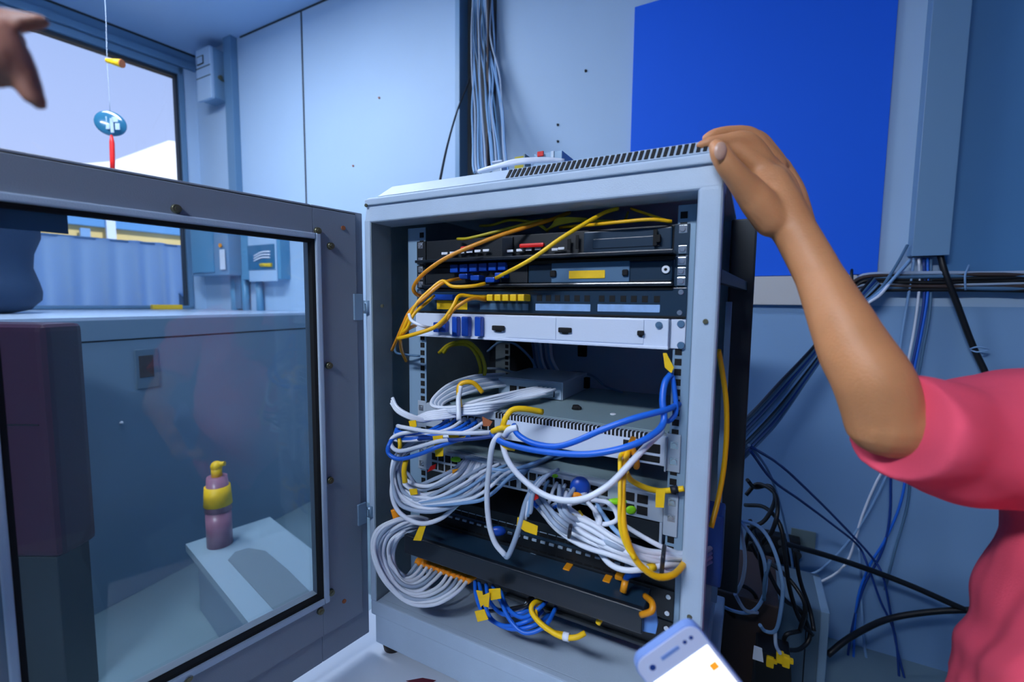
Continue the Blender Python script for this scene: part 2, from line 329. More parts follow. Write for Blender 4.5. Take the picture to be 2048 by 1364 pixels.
# yellow object and dark triangle on the counter
p = PZ(334, 618, zc); b = MB(); c = hit(334, 613, EW, Vector((0, 0, zc))) ; c = PZ(334, 619, zc); b.cbox(c + EW * .017, WD * .17, WN * .05, EW * .032, .006); b.build('yellow_box', 'yel', label='small flat yellow box lying on the counter under the window', cat='box')
c = PZ(366, 617, zc); b = MB(); s_ = (EU * 1).copy(); b.prism([c - s_ * .05, c + s_ * .08, c - s_ * .05 + EW * .12], EV * .05); b.build('bookend', 'ups', label='dark triangular stand on the counter by the window jamb', cat='stand')
# bag on the counter, lathe
ax = PY(-58, 600, 1.95); ax.z = zc
prof = [(60, 620), (92, 612), (112, 592), (114, 575), (110, 556), (101, 525), (104, 495), (117, 462), (118, 430), (100, 405), (60, 390), (5, 386)]
b = MB(); rings = []
for (r_, y_) in prof:
    z = PY(-58, y_, 1.95).z - PY(-58, 620, 1.95).z + zc; rr_ = r_ / FPX * 1.95 * .98
    rings.append([b.b.verts.new(Vector((ax.x + rr_ * math.cos(k * math.pi / 14) * (1 + .02 * math.sin(k * 3)), ax.y + rr_ * .8 * math.sin(k * math.pi / 14), z))) for k in range(28)])
for P_, Q_ in zip(rings, rings[1:]):
    for k in range(28): b.b.faces.new([P_[k], P_[(k + 1) % 28], Q_[(k + 1) % 28], Q_[k]])
b.b.faces.new(rings[0][::-1]); b.b.faces.new(rings[-1])
b.build('padded_bag', 'navybag', label='dark navy bulging bag standing on the counter at the left', cat='bag', shade=True)
# maroon chair
yb = 1.22
def YB(x, y, d=0): return PY(x, y, yb + d)
e = empty('storage_case', Vector((-1.42, yb, 0)), 'dark maroon upright case on a dark base in front of the pale cabinet', 'case')
x0, x1 = PY(-190, 700, yb).x, PY(88, 700, yb).x; zt = YB(60, 648).z; zm_ = YB(60, 1118).z
def vb_(b, x0, x1, y0, y1, z0, z1, bev): return b.quadbox([Vector(q) for q in [(x0, y0, z0), (x1, y0, z0), (x1, y1, z0), (x0, y1, z0), (x0, y0, z1), (x1, y0, z1), (x1, y1, z1), (x0, y1, z1)]], bev, 3)
b = MB(); vb_(b, x0, x1, yb, yb + .12, zm_, zt, .022); b.build('case_body', 'maroon', e)
b = MB(); vb_(b, x0 + .02, x1 - .02, yb + .01, yb + .11, 0, zm_, .004); b.build('case_base', 'darkmetal', e)
b = MB(); vb_(b, x0 + .02, x1 - .03, yb - .002, yb + .001, YB(60, 850).z - .002, YB(60, 850).z + .002, 0); b.build('case_groove', 'hole', e)
# low white step with bottle
zt = .25
def Z(x, y, z=zt): return PZ(x, y, z)
e = empty('low_step', Z(500, 1130, 0), 'low white step with a rounded grey inset seen through the glass', 'step')
P1, P2, P3 = Z(371, 1088), Z(520, 1040), Z(493, 1240); ux = (P2 - P1); lx = (P3 - P1); quad = [P1, P1 + ux * 1.15, P1 + ux * 1.15 + lx * 1.5, P1 + lx * 1.5]
b = MB(); b.prism(quad, Vector((0, 0, -.03))); b.build('step_top', 'tray', e)
ctr = (quad[0] + quad[2]) / 2; b = MB(); b.prism([ctr + (q - ctr) * .86 - EW * .03 for q in quad], Vector((0, 0, -(zt - .03)))); b.build('step_base', 'counter', e)
pl = [Z(456, 1121), Z(470, 1105), Z(497, 1097), Z(531, 1103), Z(575, 1140), Z(620, 1185), Z(600, 1230), Z(549, 1222)]
b = MB(); b.prism([q + EW * .003 for q in pl], Vector((0, 0, -.005))); b.build('step_inset', 'traycut', e)
c = Z(440, 1088); e = empty('spray_bottle', c, 'tall pink bottle with yellow cap and band standing on the low step', 'bottle')
k = c.length * 0 + (c - CAM).length / FPX * .93
b = MB(); b.cyl(c, c + EW * 60 * k, 19 * k, 20); b.cyl(c + EW * 60 * k, c + EW * 118 * k, 20 * k, 20, 15 * k); b.build('bottle_body', 'bottle', e)
b = MB(); b.cyl(c + EW * 70 * k, c + EW * 102 * k, 21 * k, 20, 19 * k); b.build('bottle_band', 'yel', e)
b = MB(); b.cyl(c + EW * 117 * k, c + EW * 132 * k, 8 * k, 12); b.ball(c + EW * 135 * k, 9 * k); b.tube([c + EW * 138 * k, c + EW * 140 * k + Vector((14 * k, 0, 0))], 4 * k, smooth=False); b.build('spray_cap', 'yel', e)
# hanging charm
yc_ = 2.25
e = empty('hanging_charm', PY(212, 5, yc_), 'round blue glass charm with red tassel hanging before the window', 'charm')
tp = PY(210, 0, yc_); tp2 = Vector((tp.x - .01, yc_, CEIL))
b = MB(); b.tube([tp2, tp, PY(214, 110, yc_), PY(220, 222, yc_)], .0014, 6); b.build('string', 'cg', e)
c = PY(221, 247, yc_); rt = Matrix.Rotation(.5, 3, 'Z') @ Matrix.Rotation(.3, 3, 'Y')
b = MB(); b.ball(c, .062, (1, .18, .93), 24, rt); b.build('glass_disc', 'tealglass', e)
b = MB()
for (dx, dy, sx_, sy_) in ((-13, -9, 9, 8), (9, -8, 9, 8), (-9, 6, 12, 8), (14, 6, 7, 10), (3, 4, 5, 22)):
    q = PY(221 + dx, 247 + dy, yc_ - .014); b.cbox(q, Vector((sx_ / 330, 0, 0)), Vector((0, .004, 0)), EW * (sy_ / 330), .001)
b.build('disc_pattern', 'clear', e)
b = MB(); b.tube([PY(223, 270, yc_), PY(224, 285, yc_), PY(225, 322, yc_), PY(225, 345, yc_)], [.005, .010, .010, .009], 10, smooth=False); b.build('tassel', 'red', e)
b = MB(); b.cyl(PY(213, 121, yc_), PY(243, 127, yc_), .009, 12, .019); b.build('yellow_clip', 'yel', e)
b = MB(); b.cyl(PY(243, 127, yc_), PY(245, 127.4, yc_), .018, 12, .018); b.build('clip_end', 'rust', e)
# curtain outside the window
cb_ = MB(); off = -.32; zt0, zb0 = 1.61, .9; n_ = 260; rows = 14; t0c, t1c = -.05, 2.9; g = []
for i in range(n_ + 1):
    t = t0c + (t1c - t0c) * i / n_; row = []
    for j in range(rows + 1):
        f = j / rows; amp = .026 + .03 * f
        ph = t * 40 + 1.3 * math.sin(t * 5.1) + .35 * f * math.sin(t * 9)
        row.append(cb_.b.verts.new(W0 + WD * t + WN * (off + amp * math.sin(ph)) + EW * (zt0 + (zb0 - zt0) * f + .008 * math.sin(t * 7))))
    g.append(row)
for i in range(n_):
    for j in range(rows): f = cb_.b.faces.new([g[i][j], g[i + 1][j], g[i + 1][j + 1], g[i][j + 1]]); f.smooth = True
cu = cb_.build('curtain', 'curtain', label='pale blue pleated curtain hanging low outside the window', cat='curtain')
b = MB(); b.cyl(W0 + WD * -.06 + WN * off + EW * 1.605, W0 + WD * 2.92 + WN * off + EW * 1.605, .009, 10); b.build('curtain_rod', 'clb', cu)
p = W0 + WD * .62 + WN * (off + .05); b = MB()
# neighbour house
def HN(x, y, n): return hit(x, y, WN, W0 + WN * n)
hd = -5.5
a_, c_ = HN(-260, 470, hd), HN(400, 470, hd)
zl = HN(200, 455, hd).z; ze = HN(200, 432, hd).z
def hp(q, z): return Vector((q.x, q.y, z))
e = empty('neighbour_house', hp((a_ + c_) / 2, -1.5), 'yellow house with white gable roof beyond the window', 'house')
aa, cc = hp(a_, 0), hp(c_, 0); run = cc - aa
b = MB(); b.fbox(hp(aa, -1.5), run * 1.4, -WN * 5, EW * (zl + 1.5)); b.build('wall', 'ywall', e)
b = MB(); b.fbox(hp(aa, zl) + WN * .1, run * 1.4, -WN * 5.2, EW * (ze - zl + .1)); b.build('fascia', 'bfascia', e)
for x in (170, 222):
    p = HN(x, 470, hd + .12); b = MB(); b.cbox(hp(p, (zl + .0) / 2 + (-.5 if x == 170 else .0)), WD * .11, WN * .08, EW * (zl + (.9 if x == 170 else 1.9))); b.build('wall_post', 'clb' if x == 170 else 'paper', e)
q1, q2, q3, q4 = HN(-200, 450, hd + .2), HN(225, 322, hd + .2), HN(337, 281, hd + .2), HN(390, 288, hd + .2)
b = MB(); b.prism([hp(q1, ze + .1), q2 - EW * 0, q3, q4, hp(q4 + (q4 - q3) * 3, q4.z - .3), hp(q4 + (q4 - q3) * 3, ze + .1)], -WN * 4.8); b.build('roof', 'wroof', e)
# unseen ceiling lights, added to brighten the room and the rack front
def lamp(x, y, lab, dm='lamp'):
    e = empty('fill_ceiling_light', Vector((x, y, CEIL - .07)), lab, 'added fill light')
    b = MB(); b.cbox(Vector((x, y, CEIL - .03)), EU * 1.25, EV * .34, EW * .06, .006); b.build('fill_lamp_body', 'fill_body', e)
    b = MB(); b.cbox(Vector((x, y, CEIL - .065)), EU * 1.2, EV * .3, EW * .012, .004); b.build('fill_diffuser', dm, e)
lamp(-1.6, 1.55, 'long added fill light out of view over the left side of the room'); lamp(-1.35, -1.15, 'long added fill light behind the camera', 'fill_lamp2')
# ---------------------------------------------------------------- bench under the cabinet
WB = -.652
e = empty('low_bench', R(-.05, .05, -O.z), 'low white bench carrying the open network cabinet', 'bench')
b = MB(); b.rbox(-.19, .54, -.45, .5, WB - .035, WB, .004); b.build('bench_top', 'tblt', e)
for (u, v) in ((-.16, -.42), (.51, -.42), (-.16, .47), (.51, .47)):
    b = MB(); b.rbox(u - .02, u + .02, v - .02, v + .02, -O.z, WB - .035, .002); b.build('leg', 'darkmetal', e)
b = MB(); c = rwp = None
def PW(px, py, w): return PZ(px, py, O.z + w)
b = MB(); b.prism([PW(812, 1362, WB + .0005), PW(845, 1356, WB + .0005), PW(872, 1361, WB + .0005), PW(850, 1374, WB + .0005)], EW * .0006)
b.build('maroon_sticker', 'maroonmark', label='small maroon diamond sticker on the white bench top', cat='sticker')
# ---------------------------------------------------------------- cabinet
cab = empty('network_cabinet', R(.22, .2, WB), 'grey open network cabinet with its glass door swung open', 'network cabinet')
def part(name, m, fn, parent=None, **k):
    b = MB(); fn(b); return b.build(name, m, parent or cab, **k)
part('top_beam', 'rack', lambda b: b.quadbox([R(-.085, -.05, .21), R(.526, -.05, .21), R(.526, .012, .21), R(-.085, .012, .21), R(-.085, -.044, .257), R(.526, -.044, .257), R(.526, .012, .257), R(-.085, .012, .257)], .0045, 3))
part('top_lip', 'rack', lambda b: b.rbox(-.083, .524, -.0512, -.046, .2415, .253, .002))
part('left_post', 'rack', lambda b: b.rbox(-.085, -.071, -.05, .004, -.533, .215, .002))
part('right_post', 'rack', lambda b: b.rbox(.496, .526, -.05, -.018, -.535, .215, .006, 3))
part('post_shade_plate', 'rackin', lambda b: b.rbox(-.0712, -.0695, -.048, .004, -.533, .212, .0003))  # thin darker plate: the door's shadow on the post flank, painted in
def botf(b):
    b.rbox(-.085, .526, -.05, -.035, -.563, -.533, .003)
part('bottom_lip', 'rack', botf)
part('bottom_deck', 'rack', lambda b: b.rbox(-.08, .522, -.036, .45, -.545, -.5335, .001))
part('plinth', 'rack', lambda b: b.rbox(-.083, .522, -.04, .44, -.63, -.566, .002))
part('plinth_gap', 'hole', lambda b: b.rbox(-.083, .52, -.043, .43, -.568, -.5635))
for (u, v) in ((-.062, -.012), (.49, -.012), (-.055, .41), (.49, .41)):
    part('rubber_foot', 'rubber', lambda b: b.cyl(R(u, v, WB), R(u, v, -.63), .019, 20, .023))
part('left_side_panel', 'rackin', lambda b: b.rbox(-.083, -.079, .012, .45, -.533, .25))
part('rear_panel', 'wall', lambda b: (b.rbox(.035, .52, .446, .45, -.533, .25)))
part('rear_panel_open_side', 'darkmetal', lambda b: b.rbox(-.08, .034, .446, .45, -.533, .25))
part('rear_cable_entry', 'hole', lambda b: b.rbox(.165, .19, .442, .447, -.075, -.045, .003))
part('roof_panel', 'rack', lambda b: b.rbox(-.083, .524, .01, .45, .25, .257))
part('roof_cap', 'rack', lambda b: b.quadbox([R(-.06, -.043, .257), R(.52, -.043, .257), R(.52, .44, .257), R(-.06, .44, .257), R(-.035, -.028, .2765), R(.512, -.028, .2765), R(.51, .42, .2765), R(-.035, .42, .2765)], .0015))
def slots(b):
    for k in range(36):
        u = .212 + k * .0082; b.quadbox([R(u, -.0425, .2595), R(u + .0046, -.0425, .2595), R(u + .0046, -.03, .2595), R(u, -.03, .2595), R(u + .0012, -.032, .2745), R(u + .0058, -.032, .2745), R(u + .0058, -.02, .2745), R(u + .0012, -.02, .2745)])
part('vent_slots', 'hole', slots)
for (u, v, m_) in ((.53, .40, 'darkmetal'),):
    part('rear_post', m_, lambda b: b.rbox(.518, .566, .37, .44, -.56, .24, .004))
part('rear_post', 'darkmetal', lambda b: b.rbox(-.078, -.04, .40, .44, -.53, .24, .003))
part('side_brace', 'darkmetal', lambda b: b.quadbox([R(.516, -.01, .094), R(.526, -.01, .094), R(.556, .40, .094), R(.546, .40, .094), R(.516, -.01, .112), R(.526, -.01, .112), R(.556, .40, .112), R(.546, .40, .112)], .001))
part('post_return', 'hole', lambda b: b.rbox(.519, .5255, -.019, .0, .1, .25))
part('inner_channel', 'trunk', lambda b: b.rbox(.522, .532, .22, .235, -.5, .07, .001))
# mounting rails with square holes
def rail(u0, u1, uh, holes, v0=0.0012, w0=-.5, w1=.203, fl=None, m='rail'):
    r = part('mounting_rail', m, lambda b: (b.rbox(u0, u1, v0, v0 + .002, w0, w1, .0005), b.rbox(fl, fl + .002, v0, v0 + .03, w0, w1)))
    def hs(b):
        w = w1 - .014
        while w > w0 + .01:
            b.rbox(uh - .0048, uh + .0048, v0 - .0006, v0 + .0025, w - .0048, w + .0048); w -= .01482
    b = MB(); hs(b); b.build('rail_holes', 'hole', r, loc=WL[cab.name])
rail(-.024, .018, .0095, 1, fl=-.0225); rail(.466, .492, .474, 1, fl=.49)
rail(-.024, .018, .0095, 1, v0=.34, fl=-.0225, m='rackin'); rail(.466, .492, .474, 1, v0=.34, fl=.49, m='rackin')
# small screws on the frame
for (x, y) in ((1411, 643), (1379, 1234), (765, 612), (733, 411)):
    c = PV(x, y, -.0505); part('frame_screw', 'brass', lambda b: screwhead(b, c, -EV, .0035))
# ---------------------------------------------------------------- door
TH = math.radians(38.3); DD = Vector((-math.sin(TH), -math.cos(TH), 0)); DN = Vector((-DD.y, DD.x, 0))
DO = R(-.087, -.05, 0); DO.z = 0
if DN.dot(CAM - DO) < 0: DN = -DN
def D(px, py, n=0): return hit(px, py, DN, DO + DN * n)
def dbox(b, t0, t1, n0, n1, z0, z1, bev=0, seg=2): return b.fbox(DO + DD * t0 + DN * n0 + EW * z0, DD * (t1 - t0), DN * (n1 - n0), EW * (z1 - z0), bev, seg)
zb, zt = .530, 1.364; g0, g1, gz0, gz1 = .100, .468, .660, 1.303; TW = .575
def ring(b, t0, t1, z0, z1, a0, a1, y0, y1, n0, n1, bev=.002):
    dbox(b, t0, a0, n0, n1, z0, z1, bev); dbox(b, a1, t1, n0, n1, z0, z1, bev); dbox(b, a0, a1, n0, n1, z0, y0, bev); dbox(b, a0, a1, n0, n1, y1, z1, bev)
b = MB(); ring(b, .0, TW, zb, zt, g0, g1, gz0, gz1, -.034, -.004); door = b.build('door', 'door', cab, label='open glazed door swung towards the camera')
L = WL[cab.name]
def dpart(name, m, fn, **k): b = MB(); fn(b); return b.build(name, m, door, loc=L, **k)
dpart('inner_frame', 'door', lambda b: ring(b, .018, TW - .018, zb + .055, zt - .006, g0, g1, gz0, gz1, -.004, .002, .001))
dpart('frame_seam', 'hole', lambda b: ring(b, .0155, TW - .016, zb + .052, zt - .0035, g0 - .01, g1 + .01, gz0 - .01, gz1 + .01, -.0042, -.0032, 0))
dpart('glass_bead', 'rack', lambda b: ring(b, g0 - .011, g1 + .011, gz0 - .012, gz1 + .012, g0 - .002, g1 + .002, gz0 - .002, gz1 + .002, .0, .008, .002))
dpart('glass_gasket', 'hole', lambda b: ring(b, g0 - .003, g1 + .003, gz0 - .003, gz1 + .003, g0 + .004, g1 - .004, gz0 + .004, gz1 - .004, -.01, .003, 0))
dpart('glass_pane', 'glass', lambda b: dbox(b, g0, g1, -.016, -.011, gz0, gz1))
for (x, y) in ((352, 418), (634, 462), (660, 492), (657, 731), (659, 960), (661, 1184), (640, 1221), (375, 1354)):
    c = D(x, y, .002); dpart('glass_clip', 'brass', lambda b: (b.cyl(c, c + DN * .006, .0065, 12, .0055), b.cyl(c + DN * .006, c + DN * .008, .003, 8)))
for (x, y) in ((686, 456), (688, 1202)):
    c = D(x, y, .002); dpart('rusty_rivet', 'rust', lambda b: b.cyl(c, c + DN * .002, .004, 10))
for (y0, y1) in ((588, 640), (1008, 1050)):
    p0, p1 = D(716, y0), D(716, y1); zm = (p0.z + p1.z) / 2; hh = abs(p0.z - p1.z) / 2
    dpart('hinge', 'rail', lambda b: (dbox(b, .008, .026, .001, .006, zm - hh, zm + hh, .001), b.cyl(DO + DN * .006 + EW * (zm - hh * .5), DO + DN * .006 + EW * (zm + hh * .5), .006, 12), b.fbox(DO + DN * .006 + EW * (zm - hh * .3) + DD * -.012, DD * .02, DN * .004, EW * hh * .6, .001)))
q0, q1 = D(-60, 412), D(140, 464)
t1_ = (q1 - DO).dot(DD); dpart('teal_tape', 'teal', lambda b: dbox(b, t1_, g1, -.0105, -.0095, D(140, 467).z, gz1, 0))
# ---------------------------------------------------------------- rack equipment
U = .04445
def pb(b, x0, y0, x1, y1, v, th=.002, bev=.0004, seg=1):       # box covering a pixel rectangle on the plane v, th thick towards the camera
    ym, xm = (y0 + y1) / 2, (x0 + x1) / 2
    u0, u1 = toR(PV(x0, ym, v)).x, toR(PV(x1, ym, v)).x; w1, w0 = toR(PV(xm, y0, v)).z, toR(PV(xm, y1, v)).z
    return b.rbox(u0, u1, v - th, v, w0, w1, bev, seg)
def unit(name, lab, cat, w0, w1, m, depth=.25, earm=None, ears=True, group=None):
    e = empty(name, R(.24, .1, w0), lab, cat, group)
    part('housing', m, lambda b: b.rbox(.02, .4626, .001, depth, w0 + .001, w1 - .001, .001), e)
    return e
def screws(e, ws, us=(.0085, .474), m='chrome', v=-.002):
    for u in us:
        for w in ws:
            c = R(u + random.uniform(-.0008, .0008), v, w); part('screw', m, lambda b: (screwhead(b, c, -EV, .0042), b.rbox(u - .0055, u + .0055, v - .0004, v + .0006, w - .0055, w + .0055, .0005)), e)
# A fibre enclosure
wa = 3 * U
e = unit('fibre_enclosure', 'topmost black rack unit with red tabs and a glossy flap', 'rack unit', wa, wa + U, 'black')
part('mounting_ear', 'black', lambda b: b.rbox(0, .02, -.002, .001, wa + .001, wa + U - .001, .0005), e); part('mounting_ear', 'navy', lambda b: b.rbox(.4626, .4826, -.002, .001, wa + .001, wa + U - .001, .0005), e)
part('bottom_lip', 'duct', lambda b: b.rbox(.018, .466, -.03, .002, wa + .001, wa + .006, .001), e)
part('flap', 'navy', lambda b: (b.rbox(.33, .46, -.006, .001, wa + .008, wa + U - .004, .002), b.rbox(.345, .445, -.0075, -.005, wa + .014, wa + U - .016, .001)), e)
part('flap_latch', 'hole', lambda b: (pb(b, 1307, 459, 1315, 492, -.009, .004), pb(b, 1313, 470, 1322, 485, -.009, .006)), e)
part('flap_hinge', 'hole', lambda b: (pb(b, 1135, 478, 1142, 500, -.006), pb(b, 1152, 470, 1158, 498, -.006)), e)
part('bay_divider', 'duct', lambda b: b.rbox(.185, .205, -.004, .001, wa + .008, wa + U - .004, .001), e)
for (x, y) in [(884 + i * 16.5, 507 - i * 1.2) for i in range(6)] + [(1015 + i * 18.5, 502 - i * 1.5) for i in range(4)] + [(1104, 499), (1117, 497)]:
    part('port_label', 'paper', lambda b: pb(b, x, y - 2.5, x + 12, y + 2.5, -.006, .002), e)
for (x0, y0, x1, y1) in ((925, 493, 949, 500), (1042, 487, 1091, 496)): part('dust_cap_row', 'red', lambda b: pb(b, x0, y0, x1, y1, -.006, .008, .003, 2), e)
screws(e, (wa + .008, wa + .036))
# B drawer
wb = 2 * U
e = unit('rack_tray_unit', 'black rack drawer with a yellow label strip, below the topmost unit', 'rack unit', wb, wb + U, 'black')
part('mounting_ear', 'black', lambda b: b.rbox(0, .018, -.002, .001, wb + .001, wb + U - .001, .0005), e); part('mounting_ear', 'navy', lambda b: b.rbox(.4646, .4826, -.002, .001, wb + .001, wb + U - .001, .0005), e)
part('drawer_front', 'navy', lambda b: b.rbox(.235, .462, -.004, .001, wb + .008, wb + U - .006, .003), e)
part('drawer_front', 'black', lambda b: b.rbox(.02, .233, -.002, .001, wb + .008, wb + U - .006, .002), e)
part('front_flap', 'cdg', lambda b: (pb(b, 1104, 520, 1260, 565, -.004, .003, .001)), e)
part('lower_lip', 'duct', lambda b: b.rbox(.018, .464, -.012, .002, wb + .001, wb + .007, .002), e); part('upper_lip', 'hole', lambda b: b.rbox(.018, .464, -.008, .002, wb + U - .006, wb + U - .001, .001), e)
part('yellow_label', 'yel', lambda b: pb(b, 1138, 541, 1210, 557, -.0075, .0008), e)
for (x, y) in ((1107, 548), (1251, 546)): part('slide_latch', 'hole', lambda b: pb(b, x - 6, y - 7, x + 6, y + 6, -.0075, .004, .0015), e)
c = PV(1332, 539, -.004); part('lock_screw', 'paper', lambda b: (b.cyl(c, c - EV * .003, .0055, 16)), e); part('lock_slot', 'hole', lambda b: b.cyl(c - EV * .003, c - EV * .0036, .0022, 10), e)
for k in range(6): part('fibre_adapter', 'plugblue', lambda b: pb(b, 906 + k * 19, 530 - k, 921 + k * 19, 546 - k, -.004, .01, .001), e)
screws(e, (wb + .008, wb + .022, wb + .036))
# C patch panel
wc = U
e = unit('patch_panel', 'black patch panel with square empty ports above the white panel', 'patch panel', wc, wc + U, 'navy')
part('front_plate', 'navy', lambda b: b.rbox(0, .4826, -.003, .001, wc + .001, wc + U - .001, .001), e)
for x in (1074, 1092, 1110, 1129, 1149, 1169, 1198, 1219, 1241, 1262, 1284, 1308): part('port', 'hole', lambda b: pb(b, x, 590 + (x - 1074) * .008, x + 10 + (x - 1074) * .008, 602 + (x - 1074) * .012, -.003, .0008, 0), e)
for (x0, y0, x1, y1, mm) in ((1071, 608, 1181, 622, 'label'), (1195, 609, 1320, 624, 'label'), (960, 607, 1057, 620, 'cdg'), (874, 601, 935, 619, 'yel')): part('label_strip', mm, lambda b: pb(b, x0, y0, x1, y1, -.003, .0008), e)
part('upper_lip', 'hole', lambda b: b.rbox(.018, .464, -.006, .0, wc + U - .004, wc + U, .001), e); part('lower_lip', 'hole', lambda b: b.rbox(.0, .4826, -.0045, .0, wc, wc + .003, .001), e)
part('blue_port', 'plugblue', lambda b: pb(b, 870, 589, 912, 600, -.003, .01, .001), e)
screws(e, (wc + .008, wc + .037))
for k in range(5):
    x = 982 + k * 15.5; p = PV(x, 591, -.006); q = PV(x + 9, 600, -.03); b = MB(); b.cbox((p + q) / 2, EU * .0115, EV * .026, EW * .011, .002); b.build('fibre_connector', 'yel', label='short yellow fibre connector in the row plugged into the black patch panel', cat='connector', group='yellow connectors in the black patch panel')
# D white panel
e = unit('blank_panel', 'white one unit panel with black slide latches', 'rack panel', 0, U, 'white')
part('front_plate', 'white', lambda b: b.rbox(.004, .461, -.012, .001, .002, U - .001, .0015), e)
part('door_leaf', 'white', lambda b: (b.rbox(.20, .2895, -.0135, -.012, .006, U - .003, .0006), b.rbox(.2905, .427, -.0135, -.012, .006, U - .003, .0006)), e)
part('lower_edge', 'white', lambda b: b.rbox(.004, .462, -.016, -.002, .0, .004, .001), e)
part('mounting_ear', 'white', lambda b: b.rbox(.463, .4826, -.002, .001, .001, U - .001, .0008), e); part('mounting_ear', 'white', lambda b: b.rbox(0, .02, -.002, .001, .001, U - .001, .0008), e)
for (x, y, sx) in ((998, 657, 12), (1131, 661, 13), (1282, 667, 7)): part('slide_latch', 'hole', lambda b: (pb(b, x - sx, y - 6, x + sx, y + 4, -.0135, .005, .0018, 2), pb(b, x - sx * .5, y, x + sx * .5, y + 7, -.0135, .003, .001)), e)
c = PV(1318, 650, -.012); part('key_lock', 'cdg', lambda b: (b.cyl(c, c - EV * .003, .0048, 16), b.cyl(c - EV * .003, c - EV * .004, .003, 12)), e)
for y in (648, 691): c = PV(1362, y, -.002); part('screw', 'cdg', lambda b: screwhead(b, c, -EV, .0055), e)
for i, (x0, x1) in enumerate(((874, 885), (888, 898), (911, 921), (930, 943), (956, 968))):
    yy = 641 if i < 2 else 633; b = MB(); pb(b, x0, yy - (0 if i else -3), x1, 672 if i > 1 else 664, -.0135, .012, .002, 2)
    b.build('fibre_connector', 'plugblue', label='blue fibre connector in the upright row at the left of the white panel', cat='connector', group='blue connectors in the white panel')
# E SW1
ws = -.128
e = unit('network_switch', 'white rack switch with a slotted top edge, grey box lying on it', 'network switch', ws - .046, ws, 'silver', .30)
part('front_plate', 'white', lambda b: b.rbox(.185, .4626, -.004, .002, ws - .046, ws - .001, .002), e)
part('front_plate', 'silver', lambda b: b.rbox(.02, .184, -.003, .002, ws - .046, ws - .001, .001), e)
part('lid', 'greytop', lambda b: b.rbox(.02, .4626, .012, .30, ws - .0005, ws + .0015, .0005), e)
def vs(b):
    for k in range(44):
        u = .175 + k * .0061; b.rbox(u, u + .0036, -.0046, .006, ws - .010, ws - .0006)
part('vent_slots', 'hole', vs, e)
def ps(b):
    for k in range(8): u = .06 + k * .0145; b.rbox(u, u + .011, -.0045, -.002, ws - .034, ws - .014)
part('port_row', 'hole', ps, e)
part('module_slot', 'hole', lambda b: (b.rbox(.40, .455, -.005, -.002, ws - .028, ws - .014, .001), b.rbox(.41, .455, -.005, -.002, ws - .042, ws - .032, .001)), e)
part('mounting_ear', 'silver', lambda b: (b.rbox(.4626, .4826, -.003, .0, ws - .052, ws + .004, .001), b.rbox(.4626, .465, -.014, .0, ws - .05, ws, .001)), e)
part('mounting_ear', 'silver', lambda b: b.rbox(0, .02, -.003, .0, ws - .05, ws + .002, .001), e)
screws(e, (ws - .012, ws - .036), v=-.003)
c = PV(1152, 815, .06); c = PW(1152, 818, ws + .002); part('rubber_stub', 'hole', lambda b: (b.cyl(c, c + EW * .007, .008, 12, .006), b.ball(c + EU * .006 + EW * .002, .0045)), e)
c = PW(1226, 829, ws + .0015); part('lid_screw', 'paper', lambda b: b.cyl(c, c + EW * .0015, .005, 14), e)
# small box on the switch
e = empty('media_converter', R(.19, .21, ws + .002), 'small grey box lying on the white switch inside the cabinet', 'media converter')
part('case', 'silver', lambda b: b.rbox(.10, .245, .137, .285, ws + .002, ws + .038, .002), e)
part('front_face', 'clear', lambda b: b.rbox(.102, .243, .134, .138, ws + .003, ws + .036, .001), e)
def pp(b):
    for k in range(5): b.rbox(.13 + k * .021, .145 + k * .021, .132, .135, ws + .008, ws + .022)
part('port_row', 'hole', pp, e)
for (x, m_) in ((1047, 'green'), (1080, 'org')): c = PV(x, 762, .15); part('indicator_tag', m_, lambda b: b.ball(c, .004), e)
part('power_plug', 'hole', lambda b: b.rbox(.244, .256, .262, .275, ws + .006, ws + .03, .002), e)
# F SW2
w2 = -.216
e = unit('network_switch', 'lower rack switch with cables in its ports and green lights', 'network switch', w2 - .044, w2, 'silver', .28)
part('front_plate', 'silver', lambda b: b.rbox(.02, .4626, -.004, .002, w2 - .044, w2 - .001, .002), e)
part('lid', 'greytop', lambda b: b.rbox(.02, .4626, .01, .28, w2 - .0005, w2 + .001, .0005), e)
def ps2(b):
    for r_ in range(2):
        for k in range(22): u = .035 + k * .0155 + (.006 if k > 11 else 0); b.rbox(u, u + .012, -.0048, -.002, w2 - .021 - r_ * .018, w2 - .008 - r_ * .018)
part('port_row', 'hole', ps2, e)
part('uplink_port', 'hole', lambda b: (b.rbox(.402, .42, -.0052, -.002, w2 - .02, w2 - .007), b.rbox(.424, .44, -.0052, -.002, w2 - .02, w2 - .007), b.rbox(.402, .42, -.0052, -.002, w2 - .038, w2 - .025), b.rbox(.424, .44, -.0052, -.002, w2 - .038, w2 - .025)), e)
for (x, y, sx, sy) in ((912, 919, 12, 6), (1110, 952, 6, 4), (1235, 1003, 20, 6), (1262, 1020, 10, 8)): c = PV(x, y, -.008); part('status_light', 'green', lambda b: b.ball(c, .001 * max(sx, sy) * .85, (1, .3, sy / sx)), e)
part('mounting_ear', 'silver', lambda b: (b.rbox(.4626, .4826, -.003, .0, w2 - .062, w2 + .002, .001)), e); part('mounting_ear', 'silver', lambda b: b.rbox(0, .02, -.003, 0, w2 - .045, w2, .001), e)
part('power_module', 'black', lambda b: b.rbox(.39, .458, -.003, .2, w2 - .078, w2 - .046, .001), e)
part('module_frame', 'silver', lambda b: b.rbox(.458, .462, -.004, .05, w2 - .082, w2 - .044, .0005), e)
screws(e, (w2 - .010, w2 - .034), v=-.003)
